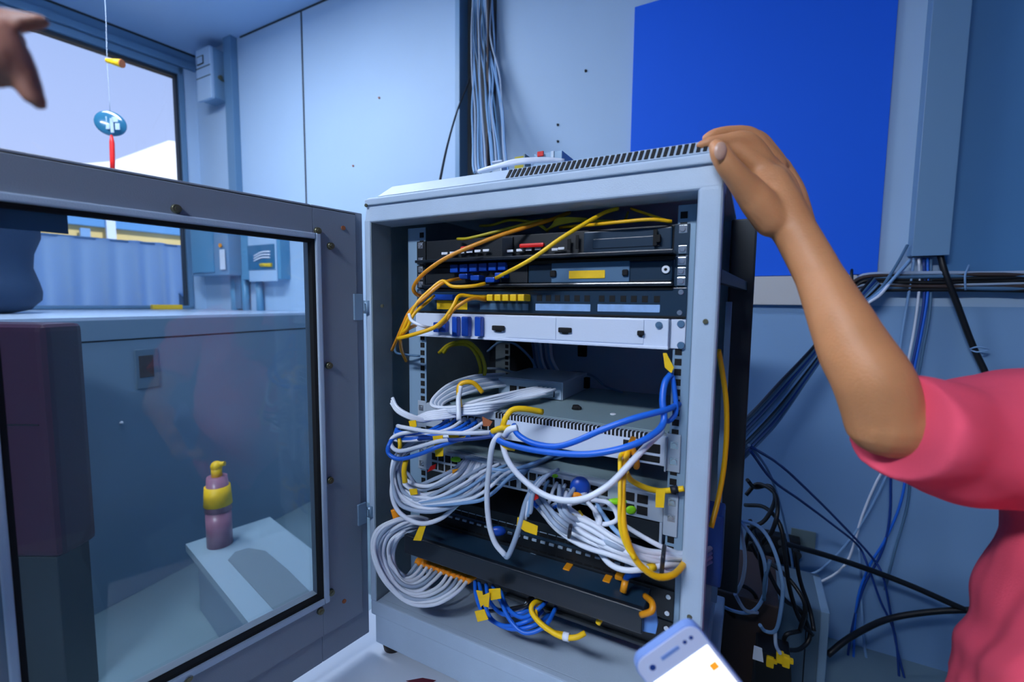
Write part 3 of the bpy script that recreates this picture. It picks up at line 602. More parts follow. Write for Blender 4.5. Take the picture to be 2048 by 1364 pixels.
# G dense panel behind the bundles
w3 = -.31
e = unit('patch_panel', 'black port panel almost hidden by cables above the black cable duct', 'patch panel', w3 - .065, w3, 'black', .2)
part('front_plate', 'black', lambda b: b.rbox(0, .4826, .0, .004, w3 - .065, w3, .001), e)
def ps3(b):
    for r_, wz in enumerate((w3 - .018, w3 - .05)):
        for k in range(24): u = .07 + k * .016; b.rbox(u, u + .0125, -.0006, .002, wz - .012, wz)
part('port_row', 'hole', ps3, e)
def ps4(b):
    for k in range(24): u = .07 + k * .016; b.rbox(u - .0005, u + .013, -.0012, .001, w3 - .0165, w3 - .0155); b.rbox(u + .002, u + .0105, -.003, .001, w3 - .0345, w3 - .031)
part('port_trim', 'clear', ps4, e)
def ps5(b):
    b.rbox(.05, .46, -.0025, .001, w3 - .029, w3 - .024, .001)
part('label_rail', 'navy', ps5, e)
# H cable duct
e = empty('cable_manager', R(.23, -.03, -.40), 'long black horizontal cable duct across the lower cabinet', 'cable manager')
part('duct_cover', 'duct', lambda b: b.rbox(.014, .449, -.062, -.052, -.402, -.366, .0025, 3), e)
part('duct_top_lit', 'navy', lambda b: b.rbox(.014, .449, -.056, -.004, -.3705, -.3665, .001), e)  # lighter than the cover: light on the top face put into the colour
part('duct_bottom', 'duct', lambda b: b.rbox(.014, .449, -.056, -.004, -.402, -.399, .001), e)
part('duct_end', 'black', lambda b: b.rbox(.446, .449, -.056, -.002, -.402, -.367, .001), e)
part('back_plate', 'black', lambda b: b.rbox(0, .4826, -.003, .001, -.408, -.362, .001), e)
screws(e, (-.372, -.398), us=(.474,))
# I lower panel
w5 = -.41
e = unit('patch_panel', 'lowest black panel under the black cable duct', 'patch panel', w5 - .044, w5, 'black', .12)
part('front_plate', 'black', lambda b: b.rbox(0, .4826, -.003, .001, w5 - .044, w5 - .001, .001), e)
part('lower_bracket', 'darkmetal', lambda b: b.rbox(.2, .46, -.01, .1, w5 - .05, w5 - .045, .001), e)
screws(e, (w5 - .012, w5 - .036), us=(.474,))
b = MB(); b.prism([PV(1285, 1240, -.05), PV(1310, 1222, -.05), PV(1315, 1250, -.05), PV(1311, 1268, -.05), PV(1283, 1262, -.05)], EV * .006); b.build('cable_clip', 'blueclip', label='translucent blue clip at the right end of the black duct', cat='clip')
# boxes on the roof
zr = .2765
e = empty('junction_box', R(.17, .33, zr), 'open metal junction box with red tag lying on the cabinet roof', 'junction box')
def rp(x, y, v): return toR(PV(x, y, v))
a_, c_ = rp(1068, 318, .3), rp(1124, 300, .3)
part('box_body', 'rail', lambda b: b.rbox(a_.x, c_.x, .3, .38, zr, c_.z, .002), e)
part('box_flange', 'silver', lambda b: b.rbox(rp(1103, 300, .3).x, rp(1109, 300, .3).x, .296, .30, zr, c_.z, .001), e)
part('red_tag', 'red', lambda b: b.rbox(rp(1075, 305, .29).x, rp(1087, 305, .29).x, .288, .293, rp(1080, 313, .29).z, rp(1080, 303, .29).z, .001), e)
e2 = empty('terminal_block', R(.05, .35, zr), 'small olive terminal block on the cabinet roof left of the metal box', 'terminal block')
a_, c_ = rp(1029, 320, .3), rp(1048, 311, .3)
part('block_body', 'olive', lambda b: b.rbox(a_.x, c_.x, .3, .33, zr, c_.z, .001), e2); part('end_plate', 'greytop', lambda b: b.rbox(c_.x, c_.x + .004, .297, .33, zr, c_.z + .003, .001), e2)
e3 = empty('adapter_box', R(-.05, .35, zr), 'small pale adapter at the foot of the hanging cables on the cabinet roof', 'adapter')
a_, c_ = rp(985, 333, .32), rp(1003, 320, .32); part('adapter_case', 'silver', lambda b: b.rbox(a_.x, c_.x, .32, .35, zr, c_.z, .002), e3)
part('adapter_lid', 'white', lambda b: b.rbox(a_.x - .002, c_.x + .002, .318, .352, c_.z - .004, c_.z, .001), e3)
# green box behind the left post
e = empty('green_label_box', R(-.05, .07, .0), 'small lime green edged box in the gap beside the left rail', 'box')
part('box_case', 'navy', lambda b: pb(b, 790, 505, 815, 545, .1, .03, .002), e); part('green_edge', 'khaki', lambda b: pb(b, 786, 545, 815, 567, .1, .034, .001), e)
# ---------------------------------------------------------------- cables
def lerp(a, b, s): return tuple(x * (1 - s) + y * s for x, y in zip(a, b))
def jit(p, k=2, kv=.002): return (p[0] + random.uniform(-k, k), p[1] + random.uniform(-k, k), p[2] + random.uniform(-kv, kv))
# lower left white loops from the orange boots
outer = [(938, 1158, -.012), (915, 1185, -.045), (868, 1208, -.075), (815, 1203, -.09), (768, 1160, -.095), (745, 1105, -.095), (752, 1062, -.09), (790, 1038, -.072), (830, 1033, -.045), (860, 1040, -.01)]
inner = [(836, 1124, -.012), (822, 1143, -.03), (812, 1152, -.045), (803, 1150, -.055), (794, 1135, -.06), (788, 1115, -.062), (790, 1095, -.062), (800, 1075, -.06), (820, 1062, -.045), (850, 1056, -.01)]
n_ = 11
for i in range(n_):
    s = i / (n_ - 1); P = [lerp(a, b, 1 - s) for a, b in zip(outer, inner)]
    P = [P[0]] + [jit(p, 2.5, .004) for p in P[1:-1]] + [P[-1]]
    p0 = PV(*P[0]); q0 = PV(P[0][0] + 12, P[0][1] - 9, .0)
    cable(P, 'cw' if i % 4 else 'cg', .0034, 'white network cable with orange boot looping round the lower left of the cabinet', 'white loops with orange boots at the lower left',
          parts=[('connector_boot', 'org', lambda b: b.tube([PV(*P[0]) * .78 + PV(*P[1]) * .22, PV(*P[0]), q0], [.0055, .0072, .0078], 8, smooth=False))])
for i, (x, y) in enumerate(((932, 553), (955, 556), (1004, 551), (985, 560))):
    b = MB(); pp_ = PV(x, y, -.012); b.cbox(pp_, EU * .018, EV * .02, EW * .009, .002); b.build('fibre_connector', 'plugblue', label='blue fibre connector below the blue adapters of the second unit', cat='connector', group='blue connectors in the second unit')
# blue cables hanging under the duct
bl = [[(950, 1162, -.02), (952, 1190, -.04), (968, 1228, -.06), (1010, 1252, -.07), (1060, 1240, -.06), (1085, 1222, -.02)],
      [(958, 1165, -.02), (966, 1200, -.045), (985, 1240, -.065), (1025, 1258, -.07), (1070, 1250, -.06), (1100, 1228, -.02)],
      [(985, 1172, -.02), (1000, 1200, -.05), (1020, 1240, -.07), (1050, 1266, -.075), (1090, 1252, -.06), (1112, 1215, -.02)],
      [(1000, 1178, -.02), (1015, 1215, -.05), (1045, 1235, -.06), (1080, 1215, -.05), (1095, 1200, -.02)],
      [(972, 1168, -.02), (978, 1200, -.04), (1005, 1228, -.055), (1045, 1225, -.05), (1075, 1208, -.02)]]
for i, P in enumerate(bl): cable(P, 'cb', .0034, 'blue network cable hanging in a loop below the black duct', 'blue loops below the black duct')
cable([(1060, 1195, -.02), (1045, 1215, -.04), (1010, 1222, -.045), (975, 1210, -.03)], 'cg', .003, 'grey cable looping behind the blue cables below the duct')
cable([(1066, 1196, -.02), (1056, 1200, -.04), (1048, 1212, -.05), (975, 1222, -.045), (960, 1205, -.02)], 'ck', .003, 'black cable looping behind the blue cables below the duct', name='power_cable')
cable([(1085, 1200, -.03), (1066, 1208, -.055), (1064, 1225, -.065), (1085, 1250, -.075), (1120, 1272, -.08), (1150, 1275, -.08), (1170, 1266, -.07)], 'yel', .0042, 'thick yellow cable hanging below the right half of the duct',
      parts=[('white_collar', 'paper', sleeve([(1127, 1272, -.08), (1139, 1275, -.08)], .0062))], name='network_cable')
cable([(1092, 1205, -.02), (1074, 1216, -.05), (1076, 1240, -.066), (1105, 1262, -.07), (1130, 1268, -.06)], 'cy', .003, 'thinner yellow cable beside the thick yellow one below the duct')
cable([(1198, 1228, -.02), (1200, 1238, -.03), (1196, 1247, -.032)], 'yel', .0045, 'short yellow stub poking out under the duct')
cable([(1290, 1192, -.03), (1304, 1205, -.06), (1303, 1222, -.07), (1282, 1230, -.068)], 'co', .0045, 'short orange curve at the right end of the duct')
cable([(1278, 1147, -.01), (1256, 1152, -.03), (1250, 1165, -.04)], 'cb', .0045, 'short blue lead with yellow tip above the duct right end', parts=[('yellow_tip', 'co', sleeve([(1251, 1160, -.04), (1246, 1184, -.045)], .0052))])
def tagthing(p, wid, lab, m='yel', rot=0, grp=None):
    """loose paper flag: quad from four pixels on plane v"""
    b = MB(); q = [PV(x, y, p[-1]) for (x, y) in p[:-1]]; b.prism(q, -EV * .0012); return b.build('cable_tag', m, label=lab, cat='tag', group=grp)
T = [([(842, 1046), (854, 1046), (843, 1081), (827, 1080), -.1], 'yellow tag hanging over the left end of the black duct'),
     ([(1036, 1034), (1052, 1042), (1076, 1052), (1074, 1070), (1050, 1062), (1034, 1050), -.09], 'folded yellow tag round the grey cable bundle in the middle'),
     ([(1132, 1034), (1160, 1020), (1167, 1030), (1146, 1047), -.08], 'yellow tag above the thick white bundle'),
     ([(866, 872), (886, 870), (887, 912), (872, 913), -.085], 'tall yellow tag hanging from the white and blue loop'),
     ([(953, 1180), (965, 1182), (970, 1206), (962, 1214), -.08], 'narrow yellow tag on the left blue cables under the duct'),
     ([(978, 1178), (1001, 1176), (1003, 1196), (982, 1200), -.085], 'square yellow tag on the blue cables under the duct'),
     ([(966, 1190), (980, 1184), (978, 1214), (968, 1212), -.09], 'middle yellow tag between two others on the blue cables'),
     ([(950, 1222), (969, 1218), (977, 1238), (956, 1243), -.095], 'lowest yellow and white tag by the blue cables'),
     ([(1312, 978), (1331, 979), (1328, 1015), (1311, 1014), -.03], 'pale yellow tag hanging on the right ports of the lower switch'),
     ([(1262, 872), (1272, 874), (1268, 900), (1256, 920), (1256, 895), -.045], 'amber tag hanging under the right slots of the white switch'),
     ([(1326, 706), (1333, 706), (1348, 735), (1343, 746), (1330, 735), -.02], 'yellow twisted tag on the right rail under the white panel'),
     ([(897, 868), (916, 864), (918, 876), (901, 884), -.07], 'upper of two small yellow tags on the blue and white cables'),
     ([(912, 876), (932, 871), (928, 880), (914, 884), -.07], 'lower of two small yellow tags on the blue and white cables'),
     ([(818, 842), (832, 840), (834, 852), (822, 859), -.07], 'round yellow tag on the upper left blue cables'),
     ([(819, 978), (834, 977), (836, 988), (822, 990), -.1], 'small yellow tag on the middle left white loops'),
     ([(893, 941), (918, 937), (908, 946), (895, 950), -.05], 'amber tag on a white plug above the middle left loops')]
for q, lab in T: tagthing(q, 0, lab, m='co' if 'amber' in lab else 'yel')
tagthing([(862, 932), (873, 927), (871, 937), (855, 944), -.055], 0, 'small red tag among the middle left white cables', m='red')
tagthing([(1063, 990), (1076, 986), (1078, 996), (1066, 1002), -.08], 0, 'small red tag at the top of the grey cable bundle', m='red')
tagthing([(965, 833), (985, 843), (980, 852), (967, 852), -.03], 0, 'dull red tag behind the upper left cables', m='rust')
# middle left white loops
out_ = [(975, 930, -.01), (950, 985, -.05), (905, 1012, -.08), (850, 1022, -.1), (805, 1005, -.11), (786, 965, -.11), (788, 920, -.1), (812, 893, -.07), (850, 880, -.04)]
inn_ = [(930, 920, -.01), (900, 945, -.045), (870, 962, -.065), (840, 968, -.075), (815, 955, -.08), (803, 938, -.08), (803, 918, -.07), (818, 903, -.05), (845, 895, -.03)]
n_ = 13
for i in range(n_):
    s = i / (n_ - 1); P = [lerp(a, b, 1 - s) for a, b in zip(out_, inn_)]; P = [P[0]] + [jit(p, 5, .006) for p in P[1:]]
    cable(P, 'cw' if i % 3 else 'cg', .0034, 'white network cable in the loops left of the lower switch', 'white loops left of the lower switch',
          parts=[('plug', 'clear', sleeve([P[0], (P[0][0] + 12, P[0][1] - 6, .0)], .005))])
for i in range(6):
    x = 985 + i * 14; P = [(x, 925 + i * 3, -.008), (x - 30, 940 + i * 2, -.04), (x - 75, 965 + i * 5, -.07), (x - 120, 990 + i * 3, -.085), (830 - i * 4, 1000 + i * 2, -.095), (800, 985, -.09)]
    cable(P, ('cg', 'cw', 'clb')[i % 3], .0032, 'pale cable slanting down left out of the lower switch', 'slanting pale cables at the lower switch')
cable([(786, 955, -.11), (784, 990, -.115), (795, 1020, -.115), (820, 1040, -.11), (850, 1047, -.1), (885, 1035, -.08), (915, 1008, -.06), (938, 985, -.02)], 'cw', .0038, 'white cable with mint end passing the yellow tag on the duct', parts=[('mint_end', 'cm', sleeve([(905, 1018, -.066), (925, 1000, -.045), (935, 988, -.03)], .0042))])
# upper left cables on and in front of the white switch
for i in range(7):
    d = i * 5
    cable([(1010 + i * 8, 748 + i * 3, .18), (950 + i * 4, 752 + d * .8, .1), (900 + i * 3, 768 + d * .8, .04), (868 + i * 3, 795 + d * .4, -.01), (866 + i * 4, 812 + d * .3, -.03), (905 + i * 6, 815 + d * .4, -.03), (980, 806 + d * .5, -.01), (1060 - i * 5, 796 + i, .06), (1105, 785 + i, .13)], ('cw', 'cg')[i % 2], .0032,
          'pale cable curving across the left of the white switch lid', 'pale arcs on the white switch lid')
for i in range(5):
    cable([(1075 + i * 9, 775 + i, .12), (1020, 786 + i * 4, .05), (960, 800 + i * 5, .0), (900, 818 + i * 4, -.03), (855 + i * 3, 826 + i * 3, -.05), (835, 835 + i, -.05)], 'cw', .0032, 'white cable running left from the small grey box', 'white cables from the small grey box')
for i in range(3):
    cable([(785 - i, 796 + i * 5, -.07), (795, 815 + i * 4, -.075), (820, 830 + i * 3, -.07), (850, 838 + i * 2, -.05), (880, 832, -.02)], 'cw', .0032, 'white cable hooking out past the left rail at switch height', 'white hooks past the left rail')
for i in range(6):
    cable([(898 + i * 14, 838 + i * 1.2, -.006), (878 + i * 12, 852 + i * 2, -.035), (850 + i * 6, 864 + i * 2.2, -.06), (815, 866 + i * 3, -.08), (793 - i, 862 + i * 3, -.08), (800, 850 + i, -.07)], ('cb', 'cb', 'cw')[i % 3], .0034,
          ('blue' if i % 3 < 2 else 'white') + ' patch cable plugged into the left ports of the white switch', ('blue' if i % 3 < 2 else 'white') + ' patch cables in the white switch', parts=[('plug', 'clear', sleeve([(898 + i * 14, 838 + i * 1.2, -.006), (906 + i * 14, 834 + i * 1.2, .0)], .005))])
cable([(1010, 862, -.02), (960, 866, -.06), (900, 866, -.08), (850, 862, -.09), (810, 855, -.09), (795, 852, -.08)], 'cw', .0036, 'long white cable running left under the white switch front')
cable([(925, 880, -.06), (880, 882, -.09), (840, 893, -.1), (800, 902, -.105), (784, 893, -.105), (783, 878, -.1), (800, 868, -.09), (835, 862, -.08)], 'cw', .0036, 'white cable looping far left with the tall yellow tag')
cable([(940, 872, -.05), (880, 892, -.09), (840, 908, -.1), (800, 918, -.108), (778, 908, -.11), (778, 890, -.108), (795, 872, -.09), (850, 868, -.06), (905, 858, -.03)], 'cb', .0037, 'blue cable looping far left below the white loop')
cable([(1010, 868, -.06), (960, 876, -.07), (900, 880, -.08), (860, 876, -.08), (825, 880, -.07)], 'cn', .0034, 'dark blue cable below the long white cable')
cable([(796, 868, -.085), (800, 890, -.09), (797, 905, -.09)], 'yel', .0035, 'short yellow cable at the far left of the blue loops', name='fiber_cable')
cable([(812, 920, -.1), (808, 940, -.105), (810, 965, -.105)], 'yel', .0045, 'short thick yellow lead beside the left white loops', name='fiber_cable')
cable([(788, 1018, -.06), (792, 1032, -.06), (795, 1042, -.06)], 'org', .007, 'fat orange boot end near the lower left of the cabinet', name='connector_boot', cat='connector')
# centre runs
cable([(1012, 862, -.07), (996, 872, -.085), (985, 890, -.09), (979, 930, -.09), (974, 990, -.09), (978, 1045, -.09), (990, 1085, -.088), (1010, 1110, -.085)], 'cw', .0044, 'thick white cable hanging down the middle of the cabinet')
cable([(1010, 1110, -.085), (1016, 1112, -.086), (1030, 1080, -.088), (1042, 1042, -.09), (1050, 1010, -.085), (1062, 985, -.08)], 'cg', .0042, 'grey cable rising to the red tagged bundle')
for i in range(5):
    cable([(1040 + i * 5, 1050 - i * 6, -.085), (1046 + i * 4, 1020, -.085), (1052 + i * 4, 1000 - i * 4, -.08), (1066 + i * 7, 972 - i * 5, -.05), (1080 + i * 9, 955 - i * 4, -.01)], ('clb', 'cg', 'cw')[i % 3], .003, 'pale cable in the small knot below the lower switch', 'knot of pale cables in the middle')
cable([(1005, 872, -.06), (1006, 892, -.085), (1018, 925, -.1), (1045, 958, -.11), (1085, 988, -.112), (1130, 1001, -.112), (1175, 995, -.11), (1220, 968, -.1), (1262, 925, -.085), (1295, 890, -.06), (1325, 862, -.03)], 'cw', .0044, 'thick white cable swooping across the lower switch to the right rail')
cable([(1010, 872, -.08), (1018, 860, -.088), (1035, 855, -.085)], 'cw', .0052, 'short thick white bend in front of the white switch')
cable([(1028, 850, -.075), (1035, 868, -.088), (1065, 886, -.09), (1110, 893, -.09), (1150, 883, -.09), (1210, 857, -.085), (1270, 836, -.07), (1330, 820, -.04), (1362, 806, .01)], 'cb', .0044, 'bright blue cable crossing up over the white switch front')
cable([(984, 866, -.06), (1000, 882, -.09), (1045, 896, -.098), (1110, 906, -.1), (1180, 908, -.1), (1250, 895, -.09), (1300, 873, -.07), (1327, 845, -.045), (1325, 800, -.035), (1330, 765, -.025), (1342, 748, -.012)], 'cb', .0046, 'bright blue cable sweeping low and rising along the right rail')
cable([(1345, 752, -.01), (1350, 790, -.012), (1352, 825, -.015), (1338, 842, -.02), (1328, 838, -.03)], 'cb', .0036, 'short blue loop beside the right rail')
cable([(1085, 824, -.03), (1050, 818, -.055), (1025, 820, -.07), (1012, 835, -.08), (1006, 850, -.08)], 'yel', .0048, 'thick yellow lead curving over the slotted edge of the white switch', name='fiber_cable')
cable([(1020, 855, -.075), (1002, 856, -.085), (985, 863, -.08)], 'yel', .0045, 'short yellow lead just under the slotted edge', name='fiber_cable')
cable([(1005, 882, -.085), (1012, 892, -.088), (1030, 896, -.085)], 'yel', .0048, 'short yellow hook under the white switch', name='fiber_cable')
cable([(920, 815, -.035), (917, 780, -.03), (922, 768, -.025), (935, 764, -.02), (950, 768, -.01), (965, 785, .0)], 'cy', .0042, 'amber lead arching over the left of the white switch', name='fiber_cable', parts=[('white_lead', 'cw', sleeve([(918, 840, -.05), (917, 800, -.035), (921, 772, -.027)], .0044))])
# yellow pair hanging at the right
cable([(1265, 880, -.03), (1252, 915, -.06), (1246, 960, -.085), (1245, 1010, -.1), (1250, 1065, -.11), (1272, 1120, -.11), (1310, 1152, -.1), (1345, 1150, -.08), (1366, 1130, -.05), (1372, 1118, -.012)], 'cy', .0044, 'thick yellow cable drooping across the right white bundle', name='fiber_cable')
cable([(1260, 895, -.04), (1242, 910, -.06), (1240, 930, -.08), (1240, 990, -.1), (1240, 1050, -.11), (1252, 1090, -.112), (1270, 1118, -.114)], 'yel', .003, 'thin yellow cable hanging beside the thick yellow one', name='fiber_cable')
cable([(1252, 944, -.06), (1262, 960, -.05), (1290, 975, -.035), (1320, 982, -.02), (1345, 980, -.012), (1368, 977, -.01)], 'yel', .0042, 'yellow cable running right across the lower switch top', name='fiber_cable', parts=[('black_tip', 'tk', sleeve([(1341, 980, -.014), (1356, 978, -.012)], .006))])
cable([(1262, 885, -.05), (1274, 925, -.045), (1272, 935, -.04)], 'co', .004, 'small amber curl below the white switch right slots', name='fiber_cable')
# right white bundle
for i in range(14):
    s = i / 13.0; a = (1068 + 10 * random.random() + 70 * (s > .6) * (s - .6) / .4 + 40 * (s > .6), 1000 + 14 * math.sin(i * 2.1) - 16 * (s > .6), -.03)
    y1 = 1110 + s * 30
    yy = lambda x0, k: k
    P = [a, (1105 + s * 30, 1052 - s * 38, -.07 - .012 * (i % 3)), (1160 + s * 30, 1088 - s * 40, -.085 + .01 * (i % 3)), (1225 + 10 * s, 1112 - s * 34, -.09 + .012 * (i % 2)), (1290, 1136 - s * 38, -.075 + .012 * (i % 3)), (1335, 1142 - s * 36, -.05 + .01 * (i % 2)), (1378, 1138 - s * 30, -.012)]
    cable([a] + [jit(p, 2, .003) for p in P[1:]], ('cw', 'cw', 'cg')[i % 3], .0036, 'white cable in the thick bundle leading to the right post', 'thick white bundle at the lower right')
cable([(1200, 1105, -.07), (1220, 1128, -.085), (1250, 1140, -.09), (1290, 1138, -.08), (1340, 1128, -.05), (1375, 1130, -.012)], 'cw', .004, 'white cable sagging lowest under the thick bundle', parts=[('yellow_band', 'yel', sleeve([(1296, 1136, -.078), (1309, 1134, -.07)], .0052))])
for (x, y0, y1, lab) in ((1140, 1045, 1082, 'dark tie round the left of the thick white bundle'), (1326, 1092, 1148, 'dark tie round the right of the thick white bundle')):
    cable([(x + 3, y0, -.06), (x, (y0 + y1) / 2 - 4, -.112), (x - 3, y1, -.06)], 'tk', .0028, lab, name='cable_tie', cat='cable tie')
for i, P in enumerate([[(1150, 985, -.01), (1180, 1010, -.05), (1200, 1040, -.07), (1190, 1060, -.07)], [(1190, 990, -.01), (1200, 1020, -.05), (1230, 1060, -.075), (1260, 1085, -.08)], [(1170, 1000, -.02), (1215, 1005, -.06), (1235, 1035, -.07), (1215, 1048, -.07), (1180, 1045, -.06)], [(1215, 1000, -.01), (1190, 1020, -.05), (1200, 1050, -.07)], [(1130, 985, -.01), (1135, 1010, -.04), (1150, 1035, -.06), (1180, 1070, -.075)], [(1240, 1045, -.02), (1280, 1070, -.05), (1320, 1092, -.05), (1365, 1110, -.02)]]):
    cable(P, ('cw', 'clb', 'cw')[i % 3], .0034, 'pale cable dropping from the lower switch into the thick bundle', 'pale drops from the lower switch')
for i in range(7):
    x = 1080 + i * 17; cable([(x, 958 + i * 4, -.006), (x - 8, 975 + i * 3, -.03), (x - 14 + 5 * (i % 2), 1000, -.05), (1075 + i * 8, 1015, -.055)], ('cb', 'clb', 'cw', 'cg')[i % 4], .003, ('blue', 'pale blue', 'white', 'grey')[i % 4] + ' short patch lead at the middle ports of the lower switch', ('blue', 'pale blue', 'white', 'grey')[i % 4] + ' leads at the middle ports')
for i in range(10):
    cable([(1175 - i * 4, 893 + i * 1.5, .12 - i * .012), (1120 - i * 3, 905 + i * 2, .06), (1070 - i * 2, 925 + i * 2.5, .0), (1020 - i * 2, 940 + i * 2.5, -.03), (980, 938 + i * 2.4, -.04)], ('clb', 'cg', 'cdg')[i % 3], .003, 'dull pale cable lying across the lower switch lid', 'dull cables on the lower switch lid')
b = MB(); b.ball(PV(1160, 975, -.03), .016, (1, .6, 1.1)); b.build('blue_plug', 'plugblue', label='rounded blue plug among the cables of the lower switch', cat='plug')
b = MB(); b.ball(PV(1152, 993, -.05), .0075, (1.3, .6, .9)); b.build('orange_cap', 'org', label='small orange cap below the blue plug', cat='cap')
b = MB(); b.ball(PV(996, 1062, -.03), .011, (1.3, .6, .8)); b.build('blue_plug', 'plugblue', label='blue plug in the shade beside the hanging white cable', cat='plug')
for i, (x, y) in enumerate(((915, 1072), (1062, 1116), (1136, 1136), (1165, 1150), (1215, 1160), (1000, 1098), (1240, 1150))):
    b = MB(); p = PV(x, y, -.012); b.cbox(p, EU * .012, EV * .02, EW * .007, .002); b.build('plug_tip', 'co' if i % 2 == 0 else 'clear', label=('amber' if i % 2 == 0 else 'clear') + ' plug in the shaded ports above the black duct', cat='plug', group=('amber' if i % 2 == 0 else 'clear') + ' plugs above the black duct')
# yellow fibres at the top
fy = [([(1343, 443, -.01), (1300, 439, -.02), (1240, 444, -.02), (1180, 450, -.01), (1120, 455, .03)], 'cy', .0026, 'yellow fibre lying level on top of the topmost unit'),
      ([(1236, 417, .02), (1212, 424, .0), (1180, 441, -.03), (1120, 478, -.06), (1060, 520, -.07), (992, 556, -.03)], 'yel', .003, 'bright yellow fibre slanting down across the two upper units'),
      ([(1262, 417, .02), (1300, 430, .0), (1343, 444, -.01)], 'cy', .002, 'thin yellow fibre falling from the top beam to the right ear'),
      ([(1140, 425, .05), (1100, 440, .02), (1050, 455, -.01), (980, 478, -.04), (900, 512, -.065), (850, 545, -.07), (828, 572, -.065), (832, 588, -.055), (850, 594, -.02)], 'co', .0034, 'amber fibre sweeping in a wide arc to the left rail'),
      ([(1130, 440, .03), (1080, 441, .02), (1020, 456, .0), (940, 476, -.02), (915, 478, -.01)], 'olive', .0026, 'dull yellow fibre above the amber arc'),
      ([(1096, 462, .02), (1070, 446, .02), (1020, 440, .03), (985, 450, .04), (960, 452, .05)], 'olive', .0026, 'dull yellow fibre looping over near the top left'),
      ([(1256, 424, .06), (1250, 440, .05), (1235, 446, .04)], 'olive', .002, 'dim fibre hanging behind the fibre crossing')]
for P, m_, r, lab in fy: cable(P, m_, r, lab, name='fiber_cable')
for i in range(6):
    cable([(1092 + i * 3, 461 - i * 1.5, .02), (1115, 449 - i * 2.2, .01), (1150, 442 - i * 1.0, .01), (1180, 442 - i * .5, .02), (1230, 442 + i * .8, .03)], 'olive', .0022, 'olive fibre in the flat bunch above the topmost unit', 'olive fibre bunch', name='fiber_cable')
cable([(926, 556, -.012), (900, 561, -.04), (880, 570, -.055), (850, 595, -.07), (820, 622, -.08), (806, 650, -.085), (794, 678, -.08), (784, 700, -.05)], 'co', .003, 'amber fibre dropping along the left rail from the blue adapters', name='fiber_cable')
cable([(970, 567, -.02), (945, 572, -.04), (905, 573, -.05), (885, 562, -.05), (860, 580, -.06), (835, 605, -.075), (815, 640, -.085), (800, 672, -.085)], 'cy', .003, 'yellow fibre from the blue adapters beside the left rail', name='fiber_cable')
cable([(973, 594, -.012), (940, 592, -.03), (918, 592, -.045), (908, 610, -.06), (890, 636, -.07), (868, 655, -.075), (830, 668, -.085), (796, 677, -.088)], 'cy', .0034, 'yellow fibre bending down over the white panel left end', name='fiber_cable')
cable([(972, 600, -.012), (945, 597, -.04), (925, 606, -.055), (905, 622, -.062), (893, 640, -.065), (875, 656, -.02)], 'co', .003, 'amber fibre from the patch panel to the blue connectors', name='fiber_cable')
cable([(868, 592, -.02), (850, 608, -.06), (828, 628, -.08), (815, 655, -.086), (805, 665, -.085)], 'cy', .0028, 'thin yellow fibre curling at the left ear of the patch panel', name='fiber_cable')
cable([(818, 628, -.085), (824, 642, -.088), (845, 652, -.085), (862, 655, -.06), (880, 652, -.025)], 'cw', .0028, 'thin white fibre crossing the yellow ones at the left ear', name='fiber_cable')
cable([(805, 668, -.084), (816, 658, -.08), (832, 650, -.05)], 'co', .0032, 'short amber fibre at the left end of the white panel', name='fiber_cable')
cable([(800, 676, -.08), (803, 700, -.04), (812, 722, .0)], 'co', .003, 'amber fibre dropping behind the left rail', name='fiber_cable')
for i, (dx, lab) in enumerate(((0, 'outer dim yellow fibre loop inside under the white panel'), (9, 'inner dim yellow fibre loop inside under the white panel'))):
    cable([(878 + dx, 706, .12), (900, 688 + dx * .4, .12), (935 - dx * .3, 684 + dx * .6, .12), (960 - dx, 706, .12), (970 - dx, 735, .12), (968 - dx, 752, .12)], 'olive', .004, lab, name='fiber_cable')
cable([(790, 690, -.03), (792, 705, -.03), (810, 709, -.02), (840, 712, -.006)], 'cdg', .0022, 'dark wire clip at the left rail under the fibres', name='cable_guide', cat='cable guide')
# cables inside, coming down at the back
for i in range(8):
    x = 1066 + i * 5; cable([(x - 10 + i, 640, .33), (x, 690, .33), (x + 4, 720, .33), (x + 12 + i, 748, .32)], ('cdg', 'cg', 'clb', 'cw')[i % 4], .0036, ('slate', 'grey', 'pale blue', 'white')[i % 4] + ' cable dropping at the back inside the cabinet', ('slate', 'grey', 'pale blue', 'white')[i % 4] + ' drops at the back inside')
cable([(975, 703, .3), (1000, 684, .28), (1030, 688, .28), (1060, 715, .3), (1072, 738, .31)], 'clb', .003, 'blue grey cable arching at the back under the white panel')
cable([(975, 737, .25), (1000, 738, .25), (1030, 745, .26), (1065, 744, .28), (1078, 738, .3)], 'cg', .003, 'grey cable lying at the back behind the small grey box')
cable([(1100, 750, .3), (1150, 744, .3), (1185, 752, .28), (1210, 772, .26), (1245, 785, .24)], 'cdg', .0024, 'thin dark cable curving from the grey box to the rear', name='power_cable')
# open duct bundle on the wall
for i in range(15):
    s = i / 14; xt = 944 + s * 40 + random.uniform(-3, 3); xb = 950 + s * 68 + random.uniform(-5, 5)
    P = [PV(xt, -12, VB - .04 - .02 * (i % 3)), PV(xt + random.uniform(-5, 5), 70, VB - .05 - .015 * (i % 2)), PV(lerp((xt,), (xb,), .35)[0] + random.uniform(-7, 7), 150, VB - .07), PV(lerp((xt,), (xb,), .6)[0] + random.uniform(-4, 4), 215, VB - .15), PV(lerp((xt,), (xb,), .85)[0], 285, VB - .35), PV(xb, 326, .62), PV(xb + 3, 345, .5)]
    P[0] = PV(xt, -12, VB - .05); top_ = P[0].copy(); top_.z = CEIL - .002
    cable([top_] + P, ('clb', 'cg', 'clb', 'cb' if i == 6 else 'cdg')[i % 4], .0042, 'pale blue or grey cable in the bundle falling from the open wall duct', 'cables falling from the open wall duct')
